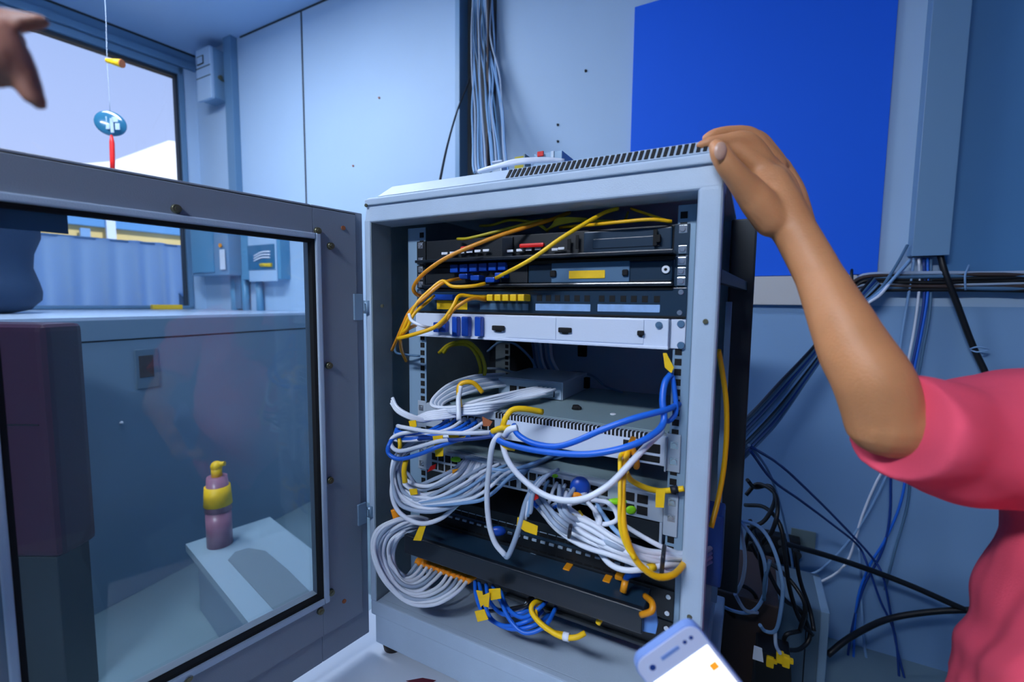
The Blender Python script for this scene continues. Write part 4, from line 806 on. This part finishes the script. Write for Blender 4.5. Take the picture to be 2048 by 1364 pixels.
cable([(950, 120, VB - .05), (937, 165, VB - .08), (915, 220, VB - .2), (895, 290, .7), (881, 356, .5), (879, 372, .46)], 'ck', .004, 'single black cable slanting left of the open wall duct to the cabinet', name='power_cable')
for i in range(3):
    cable([(958 + i * 6, 343, .12), (985 + i * 10, 335 - i * 3, .1), (1040, 325 - i * 2, .1), (1090, 321 - i, .12), (1122 + i * 3, 322, .14)], 'cw', .0045, 'white cable lying along the cabinet roof', 'white cables on the cabinet roof')
# cables by the right side of the cabinet
cable([(1437, 700, .02), (1444, 740, .03), (1452, 800, .03), (1453, 870, .03), (1447, 940, .03), (1436, 1000, .02), (1422, 1055, .0)], 'cy', .0038, 'long yellow cable bowing outside the right post', name='fiber_cable')
RV = [([(1840, 515, 1.19), (1835, 560, 1.19), (1800, 620, 1.1), (1735, 700, .9), (1600, 760, .8), (1560, 820, .7), (1502, 880, .5)], 'cdg', .006),
      ]
for i in range(9):
    y = i * 9
    cable([(1745 + i * 3, 555 + i * 3, 1.18), (1690, 620 + i * 4, 1.1), (1620, 702 + i * 6, .95), (1560, 765 + i * 9, .8), (1515, 815 + i * 9, .62), (1480, 850 + i * 9, .42)], ('ck', 'cdg', 'cn', 'cdg', 'clb')[i % 5], .0048, ('black', 'slate', 'dark blue', 'slate', 'pale blue')[i % 5] + ' cable in the sloping bundle behind the forearm', ('black', 'slate', 'dark blue', 'slate', 'pale blue')[i % 5] + ' cables in the sloping bundle')
for i, P in enumerate([[(1815, 490, 1.2), (1790, 535, 1.17), (1755, 585, 1.14), (1722, 607, 1.1), (1690, 640, 1.05)], [(1820, 520, 1.18), (1795, 548, 1.16), (1765, 580, 1.14), (1728, 610, 1.1), (1700, 645, 1.05)], [(1822, 522, 1.19), (1785, 560, 1.16), (1760, 590, 1.12), (1730, 612, 1.1), (1705, 650, 1.05)]]):
    cable(P, ('cdg', 'clb', 'cw')[i], .0045, ['slate cable leaving left of the closed duct', 'pale blue cable leaving the closed duct towards the arm', 'white cable leaving the closed duct towards the arm'][i])
dn = [('clb', [(1828, 516), (1822, 560), (1812, 620), (1800, 700), (1796, 780), (1790, 900), (1750, 1000), (1700, 1080), (1640, 1140), (1600, 1150)], 'pale blue cable from the closed duct curving left low on the wall'),
      ('cw', [(1838, 516), (1838, 580), (1828, 660), (1815, 730), (1805, 800), (1790, 900), (1755, 960), (1725, 1030), (1690, 1130), (1620, 1175)], 'white cable from the closed duct curving down left'),
      ('cn', [(1848, 516), (1848, 600), (1835, 680), (1822, 740), (1800, 850), (1783, 930), (1780, 1030), (1765, 1100), (1725, 1180), (1700, 1280), (1690, 1380)], 'navy cable from the closed duct crossing left near the bottom'),
      ('cb', [(1855, 516), (1855, 590), (1842, 670), (1828, 740), (1812, 840), (1812, 940), (1800, 1010), (1770, 1080), (1735, 1140), (1712, 1220), (1705, 1380)], 'blue cable from the closed duct bowing right then left'),
      ('cdg', [(1862, 516), (1860, 620), (1846, 700), (1830, 800), (1822, 930), (1815, 1010), (1790, 1100), (1770, 1180)], 'slate cable from the closed duct, rightmost of those hanging'),
      ('clb', [(1718, 1095), (1722, 1150), (1724, 1220), (1730, 1300), (1745, 1380)], 'pale blue cable dropping straight near the floor')]
for m_, P, lab in dn: cable([(x, y, VB - .035 - .012 * k_) for k_, (x, y) in zip([.1, .5, 1, 1.5, 2, 2.5, 3, 3, 3, 3, 3], P)], m_, .0038, lab)
nv = [([(1500, 892), (1560, 930), (1620, 985), (1680, 1045), (1740, 1110), (1765, 1150), (1780, 1220), (1795, 1300), (1815, 1380)], 'cn', 'upper navy cable sagging from the cabinet rear across the wall'),
      ([(1500, 900), (1545, 960), (1600, 1000), (1660, 1045), (1715, 1090), (1735, 1130), (1760, 1200), (1790, 1270), (1800, 1380)], 'cn', 'lower navy cable sagging from the cabinet rear across the wall'),
      ([(1498, 890), (1530, 930), (1550, 975), (1570, 1050), (1585, 1130), (1588, 1190)], 'clb', 'pale cable sagging down from the cabinet rear to the floor boxes')]
for P, m_, lab in nv: cable([(x, y, .45 + (VB - .1 - .45) * min(1, k_ / 4)) for k_, (x, y) in enumerate(P)], m_, .0036, lab)
cable([(1876, 488, VB - .03), (1890, 545, VB - .045), (1915, 610, VB - .04), (1945, 690, VB - .03), (1972, 748, VB - .03), (2010, 840, VB - .03), (2070, 960, VB - .03)], 'ck', .0085, 'thick black cable slanting down the wall right of the closed duct', name='power_cable')
cable([(1940, 698, VB - .03), (1955, 694, VB - .045), (1978, 699, VB - .04), (1955, 704, VB - .04), (1942, 700, VB - .03)], 'clb', .0025, 'pale blue tie round the slanting black cable', name='cable_tie', cat='cable tie')
cable([(1560, 1085, .9), (1650, 1110, 1.0), (1740, 1140, 1.08), (1830, 1175, 1.1), (1935, 1222, 1.1), (2060, 1275, 1.1)], 'ck', .009, 'thick black cable running right behind the red shirt', name='power_cable')
cable([(1655, 1310, .95), (1700, 1275, 1.0), (1770, 1240, 1.08), (1850, 1225, 1.1), (1935, 1220, 1.1), (2060, 1222, 1.1)], 'ck', .009, 'lower thick black cable bowing up from the grey floor box', name='power_cable')
# horizontal bundle
for i in range(9):
    w_ = .115 + .0068 * i
    P = [R(.845 + .01 * (i % 3), VB - .034 - .005 * (i % 2), w_ - .02), R(.9, VB - .036 - .006 * (i % 2), w_)] + [R(.9 + .13 * k + .03, VB - .036 - .007 * ((i + k) % 2), w_ + .003 * math.sin(k * 1.3 + i)) for k in range(1, 10)]
    cable(P, ('ck', 'cdg', 'wood', 'cg', 'ck')[i % 5], .0062 if i != 3 else .004, ('black', 'slate', 'brown', 'grey', 'black')[i % 5] + ' cable in the level bundle along the right wall', ('black', 'slate', 'brown', 'grey', 'black')[i % 5] + ' cables in the level wall bundle')
cable([R(.845, VB - .034, .09), R(.85, VB - .06, .13), R(.85, VB - .05, .175), R(.853, VB - .03, .185)], 'ck', .0045, 'dark hook holding the left end of the wall bundle', name='cable_hook', cat='hook')
cable([(1931, 580, VB - .05), (1930, 552, VB - .06), (1934, 540, VB - .04), (1938, 530, VB - .03)], 'clb', .0025, 'pale tie with loose end on the level wall bundle', name='cable_tie', cat='cable tie')
# tangle behind the cabinet
bk = [[(1495, 960), (1510, 975), (1540, 972), (1550, 1000), (1530, 1040), (1500, 1060), (1490, 1100)],
      [(1492, 990), (1515, 968), (1548, 985), (1555, 1020), (1545, 1060), (1520, 1100), (1530, 1180)],
      [(1490, 1010), (1530, 1015), (1560, 1050), (1570, 1110), (1580, 1180), (1600, 1240), (1625, 1270)],
      [(1500, 1040), (1520, 1090), (1540, 1150), (1570, 1200), (1600, 1220), (1620, 1270), (1600, 1298), (1570, 1296), (1572, 1270), (1600, 1262)],
      [(1460, 1180), (1480, 1170), (1510, 1190), (1520, 1240), (1515, 1300), (1512, 1340)],
      [(1440, 1210), (1470, 1235), (1500, 1262), (1512, 1290)],
      [(1590, 1100), (1600, 1160), (1620, 1220), (1628, 1262)],
      [(1500, 1085), (1520, 1120), (1545, 1130), (1580, 1160), (1610, 1210), (1600, 1262)]]
for i, P in enumerate(bk):
    cable([(x, y, .62 + .05 * math.sin(k_ + i)) for k_, (x, y) in enumerate(P)], 'ck', .0052, 'black power cable in the tangle behind the cabinet', 'black tangle behind the cabinet', name='power_cable')
bg_ = [([(1408, 1070), (1450, 1066), (1470, 1060), (1468, 1040), (1445, 998)], 'clb'), ([(1418, 1048), (1480, 1043), (1520, 1055), (1548, 1100), (1565, 1170), (1560, 1230), (1550, 1262), (1530, 1262), (1520, 1250)], 'clb'),
       ([(1440, 990), (1470, 1030), (1510, 1080), (1530, 1130), (1528, 1190), (1500, 1225), (1450, 1215), (1410, 1180)], 'clb'), ([(1478, 1040), (1490, 1110), (1485, 1160), (1470, 1190)], 'cg'),
       ([(1540, 1120), (1530, 1160), (1528, 1200)], 'cdg'), ([(1470, 1188), (1490, 1220), (1515, 1225)], 'cg'), ([(1418, 1040), (1440, 1060), (1436, 1100), (1415, 1135)], 'cg'), ([(1412, 1140), (1440, 1160), (1455, 1172)], 'cg'), ([(1550, 1262), (1552, 1290), (1560, 1306)], 'cg')]
for i, (P, m_) in enumerate(bg_):
    cable([(x, y, .5 + .03 * math.sin(k_ + i)) for k_, (x, y) in enumerate(P)], m_, .0042, {'clb': 'pale blue', 'cg': 'grey', 'cdg': 'slate'}[m_] + ' network cable in the tangle right of the cabinet', {'clb': 'pale blue', 'cg': 'grey', 'cdg': 'slate'}[m_] + ' cables in the tangle right of the cabinet')
for i in range(4):
    cable([(1372, 1125 + i * 6, .01), (1400, 1110 + i * 8, .05), (1425, 1095 + i * 9, .1), (1440, 1110 + i * 8, .14), (1432, 1140 + i * 4, .16)], ('cg', 'clb')[i % 2], .0038, ('grey', 'pale blue')[i % 2] + ' cable bending out behind the right post', ('grey', 'pale blue')[i % 2] + ' bends behind the right post')
b = MB(); b.cbox(PV(1427, 1085, .12), EU * .03, EV * .06, EW * .12, .004); b.build('blue_connector_block', 'cn', label='dark blue block beside the right post behind the yellow cable', cat='block')
# floor boxes, power strip, terminal
zf = -O.z
t0_, t1_ = toR(PV(1562, 1200, .9)), toR(PV(1660, 1195, .9))
e = empty('equipment_box', R((t0_.x + t1_.x) / 2, 1.0, zf), 'grey upright equipment box on the floor behind the cabinet', 'equipment box')
part('box_body', 'ups', lambda b: b.rbox(t0_.x - .1, t1_.x, .9, 1.12, zf, t0_.z, .004), e); part('box_edge', 'rail', lambda b: b.rbox(t1_.x - .02, t1_.x + .002, .895, 1.1, zf, t0_.z + .002, .003), e)
part('vent_groove', 'hole', lambda b: b.rbox(t1_.x - .055, t1_.x - .052, .898, .901, zf + .02, t0_.z - .02), e)
b = MB(); b.rbox(toR(PV(1425, 1190, .6)).x, toR(PV(1560, 1190, .6)).x, .60, .86, zf, toR(PV(1470, 1190, .6)).z, .004); 
b.build('cabinet_box', 'wood', label='dark brown box on the floor behind the right post', cat='box')
e = empty('power_strip', R(.62, 1.1, toR(PV(1540, 1112, 1.0)).z), 'black power strip fixed low on the wall behind the tangle', 'power strip')
a_, c_ = toR(PV(1490, 1112, VB - .05)), toR(PV(1602, 1084, VB - .05)); part('strip_body', 'ck', lambda b: b.rbox(a_.x, c_.x, VB - .05, VB, a_.z, c_.z, .006), e)
def so_(b):
    for k in range(4): u = a_.x + .03 + k * .045; b.cyl(R(u, VB - .05, (a_.z + c_.z) / 2), R(u, VB - .054, (a_.z + c_.z) / 2), .014, 14)
part('socket', 'darkmetal', so_, e)
a_, c_ = toR(PV(1580, 1095, VB)), toR(PV(1632, 1064, VB)); b = MB(); b.rbox(a_.x, c_.x, VB - .008, VB, a_.z, c_.z, .002); b.build('wall_plate', 'socket', label='dull beige plate on the wall right of the power strip', cat='wall plate')
zt_ = toR(PV(1540, 1340, .45)).z
e = empty('power_adapter', R(.6, .5, zf + .3), 'black adapter block with yellow terminals at the bottom right behind the phone', 'power adapter')
a_, c_ = toR(PV(1497, 1400, .5)), toR(PV(1592, 1325, .5)); part('adapter_body', 'ck', lambda b: b.quadbox([R(a_.x, .5, zf), R(c_.x + .02, .5, zf), R(c_.x + .02, .58, zf), R(a_.x, .58, zf), R(a_.x + .01, .5, c_.z), R(c_.x - .01, .5, c_.z), R(c_.x - .01, .57, c_.z), R(a_.x + .01, .57, c_.z)], .004), e)
for (x, y) in ((1540, 1322), (1560, 1314), (1572, 1322)): 
    c = PV(x, y, .5); part('yellow_terminal', 'yel', lambda b: (b.cbox(c, EU * .016, EV * .014, EW * .026, .003), b.cbox(c + EU * .008 + EW * .004, EU * .014, EV * .012, EW * .01, .003)), e)
part('white_sticker', 'paper', lambda b: b.prism([PV(1508, 1292, .49), PV(1524, 1298, .49), PV(1527, 1325, .49), PV(1505, 1318, .49)], EV * .003), e)
# ---------------------------------------------------------------- people
def remesh(b, name, m, vox, parent=None, loc=None, smooth=4, **k):
    o = b.build(name, m, parent, loc=loc, **k)
    md = o.modifiers.new('r', 'REMESH'); md.mode = 'VOXEL'; md.voxel_size = vox; md.use_smooth_shade = True
    ms = o.modifiers.new('s', 'SMOOTH'); ms.iterations = smooth; ms.factor = .6
    dg = bpy.context.evaluated_depsgraph_get(); dg.update(); me = bpy.data.meshes.new_from_object(o.evaluated_get(dg)); o.modifiers.clear(); o.data = me
    me.materials.clear(); me.materials.append(M[m]); me.polygons.foreach_set('use_smooth', [True] * len(me.polygons)); return o
def limb(b, pts, n=20, flat=None, res=6):
    P = [Vector(p[0]) for p in pts]; r = [p[1] for p in pts]; b.tube(P, r, n, res=res); b.ball(P[0], r[0], n=14); b.ball(P[-1], r[-1], n=14)
def A3(px, py, y): return PY(px, py, y)
def person_body(b, sh_c, hip_c, head_c, L, Rr, legs, scale=1):
    mid = (sh_c + hip_c) / 2
    limb(b, [(hip_c, .135), (hip_c.lerp(sh_c, .3), .125), (hip_c.lerp(sh_c, .65), .13), (hip_c.lerp(sh_c, .88), .11), (sh_c + EW * .02, .07)], 24)
    limb(b, [(L[0], .052), (sh_c, .085), (Rr[0], .052)], 16)
    nk = head_c - EW * .13; limb(b, [(sh_c, .06), (nk.lerp(sh_c, .4), .052), (nk, .05)], 16)
    for A in (L, Rr):
        if len(A) >= 3: limb(b, [(A[0], .046), (A[0].lerp(A[1], .5), .04), (A[1], .035), (A[1].lerp(A[2], .3), .036), (A[1].lerp(A[2], .75), .031), (A[2], .027)], 18)
    for K in legs: limb(b, [(K[0], .085), (K[0].lerp(K[1], .5), .078), (K[1], .058), (K[1].lerp(K[2], .3), .056), (K[2], .036)], 18); limb(b, [(K[2], .036), (K[3], .03)], 12)
def head(b, c, f):
    s = f.cross(EW).normalized(); rot = Matrix((f, s, EW)).transposed()
    b.ball(c + EW * .02, .1, (.98, .78, 1.12), 24, rot); b.ball(c + f * .025 - EW * .06, .062, (1, .85, .9), 18, rot)
    b.ball(c + f * .102 - EW * .012, .014, (1.1, .9, 1.4), 12, rot); b.ball(c + f * .085 - EW * .088, .022, (1, 1.2, .8), 12, rot)
    for q in (-1, 1): b.ball(c + s * q * .08 - EW * .005, .024, (.7, .35, 1.2), 12, rot); b.ball(c + f * .08 + s * q * .033 + EW * .035, .018, (.8, 1.3, .5), 10, rot)
def face_parts(e, c, f, hm='hair'):
    s = f.cross(EW).normalized(); rot = Matrix((f, s, EW)).transposed(); L = WL[e.name]
    for q in (-1, 1):
        b = MB(); b.ball(c + f * .083 + s * q * .033 + EW * .012, .012, n=12); ey = b.build('eye', 'eye', e, loc=L)
        b = MB(); b.ball(c + f * .0915 + s * q * .033 + EW * .012, .0055, n=10); b.build('iris', 'hole', ey, loc=L)
    b = MB(); b.tube([c + f * .08 - s * .024 - EW * .052, c + f * .091 - EW * .05, c + f * .08 + s * .024 - EW * .052], [.003, .006, .003], 8); b.build('mouth', 'lips', e, loc=L)
    b = MB(); b.ball(c - f * .018 + EW * .045, .106, (1, .83, 1.02), 24, rot); b.build(name='hair', m=hm, parent=e, loc=L, shade=True)
# --- the man reaching over the cabinet (his right arm in view)
sR = A3(2190, 850, .50); elR = A3(1770, 842, .468); wrR = A3(1588, 478, .565)
shc = Vector((.745, .34, sR.z + .03)); sL = Vector((.74, .16, sR.z - .0)); elL = Vector((.60, .10, .84)); 
hipc = Vector((.66, .34, .62)); hd = Vector((.70, .34, shc.z + .27)); fc = Vector((-.96, .25, -.1)).normalized()
PH = A3(1500, 1560, .34)                       # where the left hand holds the phone
wrL = PH + Vector((.075, -.02, -.045))
legsA = [(Vector((.66, .46, .58)), Vector((.26, .50, .50)) + Vector((.1, .1, -.1)), Vector((.36, .62, .09)), Vector((.24, .64, .03))), (Vector((.66, .24, .58)), Vector((.34, .10, .50)), Vector((.40, .12, .09)), Vector((.28, .10, .03)))]
b = MB(); person_body(b, shc, hipc, hd, [sL, elL, wrL], [sR, elR], legsA); head(b, hd, fc)
# right forearm and hand
limb(b, [(sR, .048), (A3(1930, 866, .48), .043), (elR, .037)], 20)
limb(b, [(elR, .036), (A3(1746, 765, .47), .0365), (A3(1710, 703, .485), .0345), (A3(1680, 640, .50), .0305), (A3(1637, 551, .53), .0245), (A3(1592, 468, .562), .0238)], 22)
wr = A3(1588, 462, .565)
limb(b, [(wr, .0245), (A3(1560, 410, .578), .0255), (A3(1540, 365, .592), .022)], 16)
limb(b, [(A3(1578, 440, .575), .022), (A3(1560, 375, .60), .02), (A3(1535, 335, .612), .0155)], 14)
limb(b, [(A3(1595, 450, .59), .020), (A3(1582, 385, .622), .017), (A3(1560, 335, .64), .0135)], 14)
limb(b, [(A3(1545, 440, .57), .021), (A3(1516, 404, .568), .020), (A3(1492, 372, .566), .0165)], 16)
fingers = [([(1538, 345, .606), (1512, 300, .604), (1488, 280, .602), (1450, 283, .603), (1420, 287, .604), (1402, 291, .606)], [.0152, .0128, .0115, .0098, .0088, .0062], 'index'),
           ([(1552, 335, .628), (1528, 300, .628), (1500, 271, .628), (1462, 266, .628), (1430, 270, .628), (1414, 276, .628)], [.0145, .0125, .0108, .0095, .0085, .0065], 'middle'),
           ([(1562, 340, .648), (1540, 305, .650), (1515, 276, .652), (1480, 270, .652), (1450, 276, .652)], [.0135, .0115, .0102, .009, .007], 'ring'),
           ([(1572, 352, .664), (1552, 325, .668), (1530, 298, .672), (1508, 288, .674), (1488, 290, .674)], [.0118, .010, .009, .008, .006], 'little'),
           ([(1505, 392, .567), (1478, 358, .562), (1455, 330, .560), (1440, 305, .562), (1432, 293, .566)], [.018, .0148, .0132, .0122, .0088], 'thumb')]
limb(b, [(A3(1462, 293, .602), .009), (A3(1492, 314, .600), .0125), (A3(1522, 345, .598), .017), (A3(1535, 385, .585), .02)], 14)
for P, r, nm in fingers: limb(b, [(A3(*p), q) for p, q in zip(P, r)], 14)
# left hand round the phone
ax_ = (A3(1375, 1364, .36) - A3(1290, 1262, .36)).normalized()
limb(b, [(wrL, .027), (wrL.lerp(PH, .5) - EW * .02, .026), (PH - EW * .028 + Vector((0, -.0, 0)), .022)], 14)
for k in range(4):
    q = PH + Vector((.03 - .018 * k, .03 + .012 * k, -.03)); limb(b, [(q + Vector((.012, -.03, -.01)), .0095), (q + Vector((-.02, .008, -.012)), .0088), (q + Vector((-.045, .02, .008)), .0075)], 10)
limb(b, [(wrL + Vector((-.02, .01, .01)), .016), (PH + Vector((.035, -.03, .0)), .012), (PH + Vector((.018, -.012, .02)), .009)], 10)
man = remesh(b, 'person', 'skin', .0027, smooth=3, label='person in coral red t-shirt with a bare arm reaching to the cabinet top', cat='person'); ML = WL[man.name]
b = MB(); q = A3(1441, 302, .549); n1 = (A3(1432, 290, .56) - A3(1450, 322, .56)).normalized(); b.ball(q, .0085, (.9, .35, 1.25)); b.build('thumb_nail', 'nail', man, loc=ML)
face_parts(man, hd, fc)
# shirt
b = MB()
limb(b, [(hipc - EW * .05, .165), (hipc.lerp(shc, .25) + Vector((-.045, .03, 0)), .165), (hipc.lerp(shc, .55) + Vector((-.025, .02, 0)), .155), (hipc.lerp(shc, .85), .125), (shc + EW * .0, .08)], 28)
limb(b, [(sL + Vector((0, -.01, 0)), .068), (shc, .1), (sR, .07)], 20)
b.tube([sR + Vector((.03, 0, .0)), A3(2080, 868, .492), A3(1985, 883, .485), A3(1900, 878, .478), A3(1850, 862, .470), A3(1795, 853, .459)], [.073, .074, .073, .067, .060, .0555], 28)
b.tube([sL, sL.lerp(elL, .35), sL.lerp(elL, .62)], [.066, .068, .066], 24)
# flank towards the cabinet, seen at the lower right
limb(b, [(A3(2245, 1000, .47), .09), (A3(2260, 1120, .46), .10), (A3(2225, 1290, .455), .108), (A3(2185, 1480, .44), .115)], 26)
sh = remesh(b, 'shirt', 'shirt', .0045, man, ML, smooth=4)
nrm_ = [v.normal.copy() for v in sh.data.vertices]
for v, vn_ in zip(sh.data.vertices, nrm_):
    p = v.co + ML; d = math.sin(p.x * 42 + p.z * 60 + 3 * noise.noise(p * 9)) * .0028 + noise.noise(p * 22) * .0035; v.co += vn_ * d
b = MB()
limb(b, [(hipc - EW * .02, .15), (hipc + Vector((-.02, 0, -.06)), .15)], 20)
for K in legsA: limb(b, [(K[0], .098), (K[0].lerp(K[1], .5), .09), (K[1], .07), (K[1].lerp(K[2], .3), .068), (K[1].lerp(K[2], .92), .055)], 18)
remesh(b, 'trousers', 'jeans', .007, man, ML, smooth=4)
for K in legsA: b = MB(); b.ball((K[2] + K[3]) / 2 + Vector((-.02, 0, -.015)), .065, (1.7, .7, .62), 16); b.build('shoe', 'ck', man, loc=ML, shade=True)
st = empty('stool', Vector((.68, .34, 0)), 'round stool under the person in the coral shirt', 'stool')
b = MB(); b.cyl(Vector((.68, .34, .40)), Vector((.68, .34, .44)), .17, 28); b.build('seat', 'wood', st)
for k in range(4):
    a = k * math.pi / 2 + .78; b = MB(); b.tube([Vector((.68 + .12 * math.cos(a), .34 + .12 * math.sin(a), .40)), Vector((.68 + .17 * math.cos(a), .34 + .17 * math.sin(a), 0))], .012, smooth=False); b.build('leg', 'darkmetal', st)
# --- phone
pz = .37
def QP(x, y): return PY(x, y, pz)
c0, c1, c2 = QP(1262, 1328), QP(1386, 1240), QP(1461, 1349)
ex = (c1 - c0); wdt = ex.length; ex.normalize(); eyv = (c2 - c1); eyv = (eyv - ex * eyv.dot(ex)).normalized(); ez = ex.cross(eyv).normalized()
if ez.dot(CAM - c0) < 0: ez = -ez
o_ = c0; ht = wdt * 2.0
def rr(o, w, h, r, n=6):
    out = []
    for (cx, cy, a) in ((r, r, math.pi), (w - r, r, 1.5 * math.pi), (w - r, h - r, 0), (r, h - r, .5 * math.pi)):
        for k in range(n + 1): t = a + k * math.pi / 2 / n; out.append(o + ex * (cx + r * math.cos(t)) + eyv * (cy + r * math.sin(t)))
    return out
phn = empty('smartphone', o_ + ex * wdt / 2 + eyv * ht / 2, 'tilted smartphone with blank white screen in the near foreground', 'smartphone')
b = MB(); b.prism(rr(o_, wdt, ht, wdt * .17), -ez * .008); b.build('phone_case', 'phonerim', phn)
b = MB(); b.prism(rr(o_ + ex * .001 + eyv * .001 + ez * .0008, wdt - .002, ht - .002, wdt * .165), -ez * .003); b.build('front_glass', 'phone', phn)
b = MB(); b.prism([o_ + ex * wdt * x + eyv * ht * y + ez * .0012 for (x, y) in ((.05, .19), (.95, .19), (.95, .82), (.05, .82))], -ez * .001); b.build('screen', 'screen', phn)
b = MB(); b.prism([o_ + ex * wdt * (.36 + .28 * x) + eyv * (ht * .075 + .0035 * y) + ez * .0011 for (x, y) in ((0, 0), (1, 0), (1, 1), (0, 1))], -ez * .0008); b.build('earpiece', 'phonerim', phn)
for (x, y, r_) in ((.2, .1, .0028), (.74, .085, .0018), (.84, .085, .0018)): b = MB(); q = o_ + ex * wdt * x + eyv * ht * y; b.cyl(q, q + ez * .0012, r_, 12); b.build('camera_lens', 'cn', phn)
b = MB(); b.prism([o_ + ex * wdt * (.80 + .1 * x) + eyv * ht * (.31 + .05 * y) + ez * .0016 for (x, y) in ((0, 0), (1, 0), (1, 1), (0, 1))], -ez * .0004); b.build('app_icon', 'icon', phn)
# --- second person, only a blurred hand in view at the upper left
def B3(px, py, y=.30): return PY(px, py, y)
shR2 = Vector((-.80, .06, 1.36)); shc2 = Vector((-.93, -.08, 1.40)); shL2 = Vector((-1.02, -.24, 1.36)); hip2 = Vector((-.95, -.12, .92)); hd2 = Vector((-.90, -.08, 1.66)); f2 = Vector((.9, .45, 0)).normalized()
el2 = Vector((-.70, .16, 1.16)); wr2 = B3(-190, 60)
b = MB(); person_body(b, shc2, hip2, hd2, [shL2, shL2 + Vector((.0, -.05, -.28)), shL2 + Vector((.08, .0, -.50))], [shR2, el2, wr2], [(Vector((-.97, -.20, .9)), Vector((-.96, -.2, .48)), Vector((-.98, -.2, .09)), Vector((-.86, -.15, .04))), (Vector((-.92, -.04, .9)), Vector((-.90, -.04, .48)), Vector((-.92, -.02, .09)), Vector((-.80, .04, .04)))]); head(b, hd2, f2)
limb(b, [(wr2, .024), (B3(-130, 75), .027), (B3(-62, 100), .021)], 14)
fg = [([(-45, 95), (-5, 75), (25, 105), (45, 145), (62, 185), (76, 205)], [.012, .0098, .0088, .0078, .0068, .005], .29), ([(-50, 60), (0, 45), (40, 44), (85, 43)], [.011, .0085, .0065, .0045], .30),
      ([(-45, 115), (-15, 110), (5, 125), (-10, 150)], [.014, .012, .01, .008], .285), ([(-60, 70), (-20, 60), (10, 75), (15, 100)], [.013, .012, .0105, .008], .315), ([(-70, 60), (-50, 30), (-30, 20)], [.012, .0105, .008], .32)]
for P, r, y in fg: limb(b, [(B3(p[0], p[1], y), q) for p, q in zip(P, r)], 12)
lh = shL2 + Vector((.08, .0, -.50))
for k in range(4): limb(b, [(lh - EW * .0, .024), (lh + Vector((.005, .015 * (k - 1.5), -.06)), .0105), (lh + Vector((.012, .017 * (k - 1.5), -.14)), .007)], 10)
limb(b, [(lh, .02), (lh + Vector((.03, .03, -.06)), .011)], 10)
p2 = remesh(b, 'person', 'skin2', .0033, smooth=3, label='person at the far left with a blurred hand pointing down near the camera', cat='person'); PL = WL[p2.name]
face_parts(p2, hd2, f2)
b = MB(); limb(b, [(hip2 - EW * .03, .155), (hip2.lerp(shc2, .5), .15), (hip2.lerp(shc2, .88), .125), (shc2, .08)], 24); limb(b, [(shL2, .068), (shc2, .095), (shR2, .068)], 18)
for (s_, q_) in ((shR2, el2), (shL2, shL2 + Vector((.0, -.05, -.28)))): b.tube([s_, s_.lerp(q_, .35), s_.lerp(q_, .65)], [.066, .064, .062], 22)
remesh(b, 'shirt', 'shirt2', .007, p2, PL, smooth=5)
b = MB(); limb(b, [(hip2, .152), (hip2 - EW * .08, .15)], 20)
for dy, x in ((-.2, -.97), (-.04, -.92)): limb(b, [(Vector((x, dy, .88)), .1), (Vector((x + .01, dy, .48)), .075), (Vector((x - .01, dy + .0, .12)), .062)], 18)
remesh(b, 'trousers', 'jeans', .008, p2, PL, smooth=4)
for q in ((-.90, -.18, .05), (-.84, .01, .05)): b = MB(); b.ball(Vector(q), .062, (1.8, .75, .75), 16); b.build('shoe', 'ck', p2, loc=PL, shade=True)
# ---------------------------------------------------------------- camera, light, world
cam = bpy.data.cameras.new('camera'); co = bpy.data.objects.new('camera', cam); C.objects.link(co)
cam.sensor_fit = 'HORIZONTAL'; cam.sensor_width = 36; cam.lens = FPX / 2048 * 36; cam.clip_start = .02
Yc = Vector((0, sp, cp)); F = Vector((0, cp, -sp)); X = Vector((1, 0, 0))
rt, up = X * cr - Yc * sr, X * sr + Yc * cr
m3 = Matrix((rt, up, -F)).transposed(); co.matrix_world = Matrix.Translation(CAM) @ m3.to_4x4()
cam.dof.use_dof = True; cam.dof.focus_distance = .86; cam.dof.aperture_fstop = 3.2
sc = bpy.context.scene; sc.camera = co
wd = bpy.data.worlds.new('sky'); sc.world = wd; wd.use_nodes = True; nt = wd.node_tree; bg = nt.nodes['Background']
tc = nt.nodes.new('ShaderNodeTexCoord'); sx = nt.nodes.new('ShaderNodeSeparateXYZ'); rp_ = nt.nodes.new('ShaderNodeValToRGB')
nt.links.new(tc.outputs['Generated'], sx.inputs[0]); nt.links.new(sx.outputs['Z'], rp_.inputs['Fac']); nt.links.new(rp_.outputs['Color'], bg.inputs['Color'])
e0, e1 = rp_.color_ramp.elements; e0.position = .15; e0.color = S('#bfd0fb'); e1.position = .75; e1.color = S('#7ea2de')
bg.inputs['Strength'].default_value = SKY
sun = bpy.data.lights.new('sun', 'SUN'); so = bpy.data.objects.new('sun', sun); C.objects.link(so); sun.energy = 4; sun.angle = .05
dv = (-WN * .8 - EW * .6 + WD * .1).normalized(); so.rotation_euler = dv.to_track_quat('-Z', 'Y').to_euler(); so.location = (0, 0, 8)
sc.view_settings.view_transform = 'Standard'; sc.view_settings.look = 'None'; sc.view_settings.gamma = 1; sc.view_settings.exposure = EXPO
sc.cycles.use_denoising = True; sc.cycles.max_bounces = 8; sc.cycles.caustics_reflective = False; sc.cycles.caustics_refractive = False
sc.cycles.sample_clamp_indirect = 6
